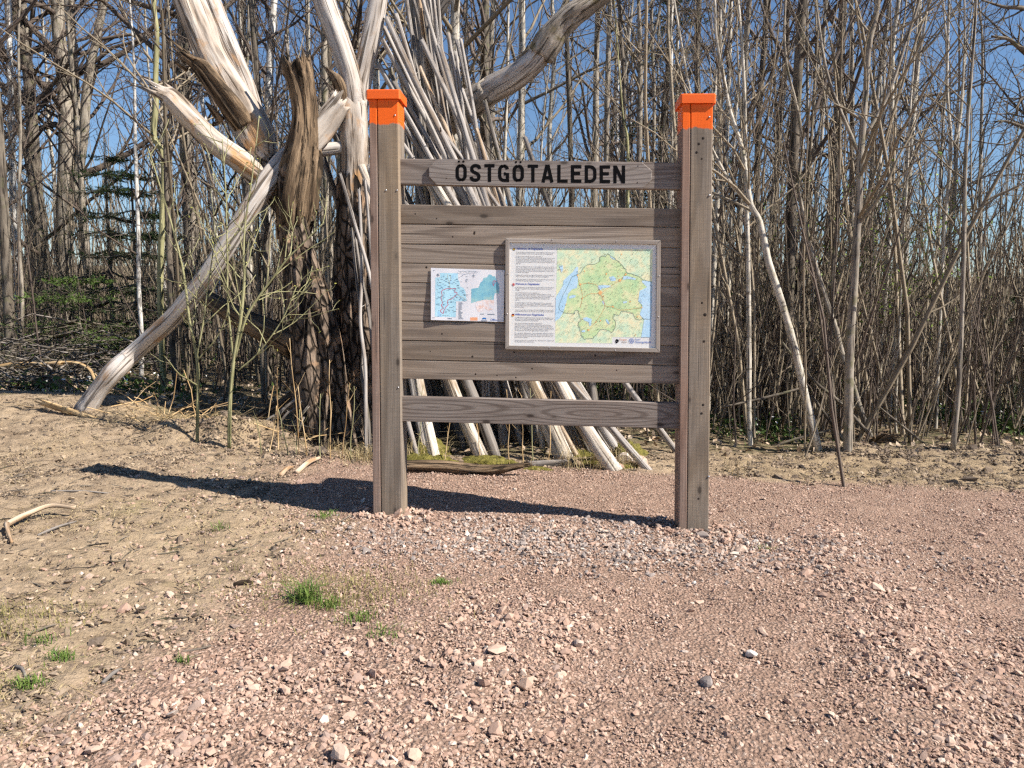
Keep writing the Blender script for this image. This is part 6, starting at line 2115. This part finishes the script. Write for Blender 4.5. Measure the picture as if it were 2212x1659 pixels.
# undergrowth
def brush(seed, n, h, spread, mat, rt_=.003, branchy=True):
    r = np.random.default_rng(seed)
    P = np.zeros((n, 5, 3))
    p0 = np.stack([r.normal(0, spread, n), r.normal(0, spread, n), np.zeros(n) - .03], 1)
    d = np.stack([r.normal(0, .12, n), r.normal(0, .12, n), np.ones(n)], 1)
    L = r.uniform(.4, 1, n) * h
    P[:, 0] = p0
    for k in range(1, 5):
        d = d + r.normal(0, .07, (n, 3))
        P[:, k] = P[:, k - 1] + d / np.linalg.norm(d, axis=1, keepdims=True) * (L / 4)[:, None]
    R = rt_ * r.uniform(.7, 1.8, (n, 1)) * np.linspace(1.4, .5, 5)[None]
    b = Buf()
    V, Q, g = batch_tubes(P, R, 4)
    b.add(V, Q, None, g)
    if branchy:
        P2, R2 = sub_branches(r, P, R, 4, .12, .45, 42, 4, .4, .12, .6, .0014, t0=.25)
        V, Q, g = batch_tubes(P2, R2, 3)
        b.add(V, Q, None, g)
    return b


srcs = [joined('brush_%02d' % k, [brush(600 + k, nn, hh, sp, mt, rr)], [mt]) for k, (nn, hh, sp, mt, rr) in enumerate([
    (16, 1.5, .4, M_TWIG, .0035), (13, 2.4, .4, M_TWIGP, .0045), (22, 1.0, .4, M_TWIGP, .003), (11, 3.2, .45, M_TWIGP, .006), (16, 1.8, .45, M_TWIG, .004)])]
n = 560
y = 6.4 + 24 * rt.uniform(0, 1, n) ** 1.6
x = rt.uniform(-0.85, 0.85, n) * y
ok = ~(((x > -3.9) & (x < 1.2) & (y < 7.6)) | ((x < -1.5) & (y < 8.6)) | ((x / y < -0.44) & (x / y > -0.66) & (y < 12.8)))
x, y = x[ok], y[ok]
n = len(x)
instancer('undergrowth', np.stack([x, y, zg(x, y)], 1), rt.integers(0, 5, n), np.stack([0 * x, 0 * x, rt.uniform(0, 6.28, n)], 1), rt.uniform(0.7, 1.4, n) * (1 + y / 40), srcs, 'dry brown undergrowth of thin shoots filling the wood')

# ------------------------------------------------------------------ spruces
M_NEEDLE = plain('spruce_needle', (0.035, 0.065, 0.018), 0.6)
M_NEEDLEB = plain('sunlit_young_needle', (0.09, 0.15, 0.03), 0.6)  # brighter copy of the needle green, with the sunshine put into its colour


def spruce(seed, h, rbase, whorls, per, z0=0.1):
    r = np.random.default_rng(seed)
    tb, nb = Buf(), Buf()
    t = np.linspace(0, 1, 7)
    limb(tb, np.stack([0 * t, 0 * t, t * h - .03], 1), .012 * h * (1 - t) + .006, sides=7, seg=.3, amp=.05, seed=seed)
    for w in range(whorls):
        f = (w + r.uniform(-.3, .3)) / whorls
        z = z0 + (h - z0) * max(f, 0)
        L = rbase * (1 - f) ** .8 + .12
        for k in range(per):
            a = r.uniform(0, 2 * np.pi)
            d = np.array((math.cos(a), math.sin(a), 0))
            m = 6
            s = np.linspace(0, 1, m)[:, None]
            P = np.array((0, 0, z)) + d * s * L * r.uniform(.75, 1.1) + np.array((0, 0, 1)) * (-.35 * s * L + .28 * s ** 2 * L)
            R = np.linspace(.010, .003, m) * (L + .4)
            V, Q, g = batch_tubes(P[None], R[None], 4)
            tb.add(V, Q, None, g)
            P2, R2 = sub_branches(r, P[None], R[None], 14, L * .18, L * .42, 55, 4, -.1, .06, .6, .0025, t0=.15, flat=.75)
            V, Q, g = batch_tubes(P2, R2, 3)
            tb.add(V, Q, None, g)
            ts = r.uniform(0, 1, (14, 16))
            C = []
            D = []
            for q in range(14):
                tt = ts[q] * 3
                i = np.clip(tt.astype(int), 0, 2)
                ff = (tt - i)[:, None]
                C.append(P2[q, i] * (1 - ff) + P2[q, i + 1] * ff)
                D.append(P2[q, i + 1] - P2[q, i])
            C, D = np.concatenate(C), np.concatenate(D)
            D /= np.linalg.norm(D, axis=1, keepdims=True)
            side = np.cross(D, r.normal(0, 1, D.shape))
            side /= np.linalg.norm(side, axis=1, keepdims=True)
            tip = C + D * .022 + side * .026
            wv = np.cross(D, side) * .0045
            nb.add(np.stack([C - wv, C + wv, tip], 1), None, np.arange(len(C) * 3).reshape(-1, 3))
    return tb, nb


def place_spruce(x, y, seed, h, rb, wh, per, label, mat, group=None):
    tb, nb = spruce(seed, h, rb, wh, per)
    e = empty('spruce_tree', (x, y, float(zg(x, y)) - .02), label, 'spruce', group)
    o = link('trunk', tb.mesh('trunk', M_TDARK, True), e)
    o = link('crown', nb.mesh('crown', mat), e)


p = W(175, 760, 9.2)
place_spruce(p[0], 9.2, 1, 1.3, 1.35, 6, 9, 'low spreading spruce with bright sunlit green branches behind the brush heap', M_NEEDLEB)
p = W(300, 740, 10.2)
place_spruce(p[0], 10.2, 2, 2.8, 1.2, 10, 8, 'small dark spruce in the shade under the leaning log', M_NEEDLE)
p = W(240, 620, 12.5)
place_spruce(p[0], 12.5, 3, 3.4, 1.5, 11, 8, 'dark young spruce behind the low spreading one', M_NEEDLE)
p = W(1425, 700, 11.5)
place_spruce(p[0], 11.5, 4, 6.6, 1.35, 17, 7, 'tall dark spruce beside the bolted post, behind the bare trees', M_NEEDLE)
p = W(1490, 700, 14.0)
place_spruce(p[0], 14.0, 5, 7.0, 1.5, 15, 7, 'dark spruce further back, mostly hidden by the bolted post', M_NEEDLE)
p = W(2185, 820, 9.0)
place_spruce(p[0], 9.0, 6, 1.6, .8, 6, 6, 'dark little spruce at the edge of the picture past the slender tree', M_NEEDLE)

# leafing bush on the right
r_ = np.random.default_rng(66)
for k, (u, v, yy, lab) in enumerate([(1850, 960, 7.4, 'bush with fresh green leaves behind the thick grey tree'), (1990, 950, 8.2, 'bush with sparse fresh leaves near the forking whip-thin tree'), (1700, 950, 7.8, 'bush with few fresh leaves behind the sunlit leaning tree')]):
    p = np.array(W(u, v, yy))
    p[2] = float(zg(p[0], p[1]))
    tb, cb, lb = Buf(), Buf(), Buf()
    ends = []
    for j in range(6):
        t = np.linspace(0, 1, 6)[:, None]
        d = np.array((r_.normal(0, .25), r_.normal(0, .2), 1.0))
        P = p + d * t * r_.uniform(1.4, 2.3) + r_.normal(0, .03, (6, 3)) * t
        t_, c_, e_ = grow(900 + k * 10 + j, P, np.linspace(.009, .003, 6), nb=9, t0=.3, bl=(.3, .8), nt=4, tl=(.1, .3), n3=0, ang=50, rtw=.0016, sides=6, seg=.2)
        tb.add(np.concatenate(t_.V), np.concatenate(t_.Q), np.concatenate(t_.T), np.concatenate(t_.Gc))
        cb.add(np.concatenate(c_.V), np.concatenate(c_.Q), None, np.concatenate(c_.Gc))
        ends.append(e_)
    e = empty('leafing_bush', tuple(p), lab, 'bush', 'bushes coming into leaf')
    part('stem', tb, M_TGREY, e, True)
    part('twigs', cb, M_TWIGP, e, True)
    E = np.concatenate(ends)
    E = np.concatenate([E + r_.normal(0, .03, E.shape) for q in range(3 if k == 0 else 2)])
    E = E[E[:, 2] > 0.6]
    leaf_quads(lb, E, .017, r_)
    part('leaves', lb, M_LEAF, e)

# overhanging oak branch at the top corner
b = Buf()
TO = W(2400, 900, 7.0)
TO[2] = float(zg(TO[0], TO[1]))
rb_ = empty('oak_tree', tuple(TO), 'dark oak outside the picture whose branches hang into the top corner', 'tree')
plimb(b, [(2420, 1000, 7, 90), (2410, 600, 7, 70), (2400, 200, 7, 60), (2390, -150, 7, 50)], sides=18, seg=.1, amp=.1, seed=150)
part('trunk', b, M_TDARK, rb_, True)
br = [[(2395, 200, 7, 22), (2290, 130, 6.7, 13), (2212, 108, 6.5, 10), (2180, 85, 6.45, 7), (2142, 78, 6.4, 4)], [(2395, 320, 7, 20), (2280, 290, 6.7, 12), (2212, 275, 6.5, 8), (2175, 262, 6.45, 5), (2150, 263, 6.4, 3)], [(2400, 100, 7, 20), (2290, 40, 6.7, 12), (2212, 18, 6.5, 9), (2170, 15, 6.45, 6), (2120, 0, 6.4, 3)], [(2300, 140, 6.7, 9), (2250, 190, 6.6, 7), (2205, 215, 6.5, 5), (2195, 250, 6.5, 3)]]
b, tw = Buf(), []
PP, RR = [], []
for k, q in enumerate(br):
    P = plimb(b, q, sides=10, seg=.04, amp=.15, seed=160 + k, knots=2)
    S = smooth_path(np.column_stack([P, [0.5 * w * yy / FPX for u, v, yy, w in q]]), 10)
    PP.append(S[:, :3])
    RR.append(S[:, 3])
P2, R2 = sub_branches(np.random.default_rng(8), np.array(PP), np.array(RR), 12, .15, .5, 55, 5, .1, .25, .5, .003, t0=.3)
V, Q, g = batch_tubes(P2, R2, 4)
b.add(V, Q, None, g)
P3, R3 = sub_branches(np.random.default_rng(9), P2, R2, 4, .06, .2, 45, 3, .1, .25, .6, .0022, t0=.2)
V, Q, g = batch_tubes(P3, R3, 3)
b.add(V, Q, None, g)
part('branches', b, M_TDARK, rb_, True)
# ------------------------------------------------------------------ grass, straw, ground cover
def grass_mat(name, a, c):
    m = Mat(name)
    col = m.ramp(m.attr('tint', 'Fac'), [(0.0, a), (1.0, c)])
    return m.done(col, 0.6)


M_GRASS = grass_mat('green_grass', (0.05, 0.11, 0.02), (0.17, 0.23, 0.05))
M_DRY = grass_mat('dry_straw', (0.26, 0.19, 0.09), (0.52, 0.42, 0.24))


def blades(buf, x, y, h, r, lean=0.5, w=0.0022, lift=0.0, flat=False):
    n = len(x)
    a = r.uniform(0, 2 * np.pi, n)
    d = np.stack([np.cos(a), np.sin(a), 0 * a], 1)
    ln = np.abs(r.normal(0, lean, n))[:, None]
    p = np.stack([x, y, zg(x, y) + lift], 1)
    up = np.array((0, 0, 1.0))
    hh = h[:, None]
    if flat:
        p1 = p + d * hh * .5 + up * r.uniform(.002, .012, n)[:, None]
        p2 = p + d * hh + up * r.uniform(-.002, .006, n)[:, None]
    else:
        p1 = p + up * hh * .6 + d * ln * hh * .25
        p2 = p + up * hh * (1 - .3 * np.clip(ln, 0, 1)) + d * ln * hh
    s = np.cross(d, up) * w + (d * w * .5 if flat else 0)
    V = np.stack([p - s, p + s, p1 + s * .8, p1 - s * .8, p2], 1)
    i = np.arange(n)[:, None] * 5
    buf.add(V, i + np.array([[0, 1, 2, 3]]), i + np.array([[3, 2, 4]]), None, np.repeat(r.uniform(0, 1, n), 5))


rg = np.random.default_rng(31)
for k, (u, v, n, sp, h, lab) in enumerate([
        (662, 1302, 170, .028, .085, 'thick green grass tuft standing alone on the soil, biggest in view'), (712, 1312, 60, .025, .04, 'low green grass straggling beside the biggest tuft'),
        (776, 1338, 70, .03, .035, 'sparse grass clump at the edge of the loose stones'), (476, 1143, 30, .02, .04, 'tiny grass tuft on bare soil below the long shadow'),
        (708, 1117, 80, .035, .035, 'thin grass patch beside the foot of the post by the shadow'), (955, 1262, 90, .02, .025, 'flat green grass patch in the grey gravel before the board'),
        (1652, 1187, 30, .025, .02, 'small green sprig alone on the gravel past the bolted post'), (95, 1388, 40, .03, .05, 'small leafy tuft on the soil near the picture edge'),
        (130, 1425, 90, .02, .03, 'pale green grass patch under the small leafy tuft'), (65, 1482, 90, .022, .03, 'pale green grass patch lowest at the picture edge'),
        (830, 1372, 60, .03, .03, 'scruffy grass clump beside the yellow clay crumbs'), (395, 1432, 30, .012, .025, 'faint grass sprig among the first stones')]):
    p = G(u, v)
    b = Buf()
    x, y = p[0] + rg.normal(0, sp, n), p[1] + rg.normal(0, sp * .8, n)
    blades(b, x, y, rg.uniform(.5, 1.25, n) * h, rg, .95, .0016)
    single('grass_tuft', b, M_GRASS, p, lab, 'grass tuft')

# straw litter
b = Buf()
x, y = scatter(5200, 1.4, 6.8, lambda x, y: dirt(x, y) * sstep(-.2, .5, vn2(x, y, 1.7, 61)))
blades(b, x, y, rg.uniform(.02, .09, len(x)), rg, w=.0011, flat=True)
x, y = scatter(900, 5.0, 6.2, lambda x, y: np.exp(-(((x + 2.2) / .6) ** 2 + ((y - 5.65) / .3) ** 2)))
blades(b, x, y, rg.uniform(.08, .25, len(x)), rg, w=.0016, flat=True, lift=.03)
x, y = scatter(420, 4.7, 5.3, lambda x, y: np.exp(-(((y - 4.95) / .12) ** 2)) * sstep(-1.2, -.9, x) * sstep(1.6, 1.3, x) * sstep(-.1, .5, vn2(x, y, 4, 70)))
blades(b, x, y, rg.uniform(.05, .22, len(x)), rg, 1.5, w=.0014)
x, y = scatter(400, 4.6, 5.3, lambda x, y: np.exp(-(((x + .95) / .2) ** 2 + ((y - 4.9) / .1) ** 2)))
blades(b, x, y, rg.uniform(.04, .12, len(x)), rg, .7, w=.0014)
tag(link('straw', b.mesh('straw', M_DRY)), 'dry straw and grass litter scattered over the soil', kind='stuff')
b = Buf()
turf = lambda x, y: dirt(x, y) * sstep(.05, .6, vn2(x, y, 1.3, 62) + .4 * vn2(x, y, 5, 64)) * sstep(3.4, 1.8, y)
x, y = scatter(7000, 1.4, 3.4, turf)
blades(b, x, y, rg.uniform(.008, .03, len(x)), rg, .9, w=.0011)
x, y = scatter(1300, 2.2, 3.2, lambda x, y: np.exp(-(((x + .62) / .28) ** 2 + ((y - 2.72) / .22) ** 2)))
blades(b, x, y, rg.uniform(.01, .035, len(x)), rg, .9, w=.0012)
tag(link('turf', b.mesh('turf', grass_mat('thin_turf', (0.12, 0.12, 0.03), (0.34, 0.29, 0.12)))), 'thin yellowish turf creeping over the soil', kind='stuff')

# small dark twigs and bits over the bare soil
b = Buf()
x, y = scatter(520, 1.6, 6.2, lambda x, y: dirt(x, y))
N_ = len(x)
a_ = rg.uniform(0, 6.28, N_)
L = rg.uniform(.02, .13, N_)
d = np.stack([np.cos(a_), np.sin(a_), rg.normal(0, .08, N_)], 1)
c0 = np.stack([x, y, zg(x, y) + .006], 1)
P = c0[:, None] + d[:, None] * ((np.linspace(-.5, .5, 4))[None, :, None] * L[:, None, None]) + rg.normal(0, .003, (N_, 4, 3))
V, Q, g = batch_tubes(P, rg.uniform(.0012, .0035, (N_, 1)) * np.ones((1, 4)), 4)
b.add(V, Q, None, g)
tag(link('soil_twigs', b.mesh('soil_twigs', M_TDARK, True)), 'small dark twigs and bark bits scattered over the bare soil', kind='stuff')

# twigs of roots at the mound and twiggy litter on the left
b = Buf()
N_ = 170
c0 = np.stack([rg.normal(-2.05, .45, N_), rg.normal(5.75, .18, N_), np.zeros(N_)], 1)
c0[:, 2] = zg(c0[:, 0], c0[:, 1]) + .01
d = np.stack([rg.normal(0, 1, N_), rg.normal(0, .6, N_), np.abs(rg.normal(.1, .45, N_))], 1)
d /= np.linalg.norm(d, axis=1, keepdims=True)
L = rg.uniform(.12, .45, N_)
P = c0[:, None] + d[:, None] * (np.linspace(0, 1, 4)[None, :, None] * L[:, None, None]) + rg.normal(0, .012, (N_, 4, 3))
V, Q, g = batch_tubes(P, rg.uniform(.0015, .004, (N_, 1)) * np.ones((1, 4)), 4)
b.add(V, Q, None, g)
tag(link('twig_litter', b.mesh('twig_litter', M_YELLOWW, True)), 'pale twig litter strewn before the young shrubs', kind='stuff')

# green ground cover with small white flowers in the wood
b = Buf()
cover = lambda x, y: forest_mask(x, y) * sstep(6.0, 6.6, y) * sstep(-.1, .5, vn2(x, y, .9, 63)) * (sstep(.0, .6, x) + .25)
x, y = scatter(15000, 5.8, 13, cover)
z = zg(x, y) + np.abs(rg.normal(.05, .05, len(x)))
leaf_quads(b, np.stack([x, y, z], 1), .026, rg)
tag(link('ground_cover', b.mesh('ground_cover', plain('ground_cover_leaf', (0.06, 0.10, 0.022), .6))), 'low green leaves covering the floor of the wood', kind='stuff')
b = Buf()
x, y = scatter(900, 5.9, 12, cover)
leaf_quads(b, np.stack([x, y, zg(x, y) + rg.uniform(.08, .16, len(x))], 1), .014, rg)
tag(link('white_flowers', b.mesh('white_flowers', plain('white_petal', (0.8, 0.8, 0.78), .6))), 'tiny white spring flowers among the green ground cover', kind='stuff')
# leaf litter
b = Buf()
x, y = scatter(9000, 5.4, 14, lambda x, y: forest_mask(x, y))
leaf_quads(b, np.stack([x, y, zg(x, y) + np.abs(rg.normal(.015, .015, len(x)))], 1), .03, rg)
tag(link('leaf_litter', b.mesh('leaf_litter', M_POLEB)), 'brown fallen leaves on the floor of the wood', kind='stuff')
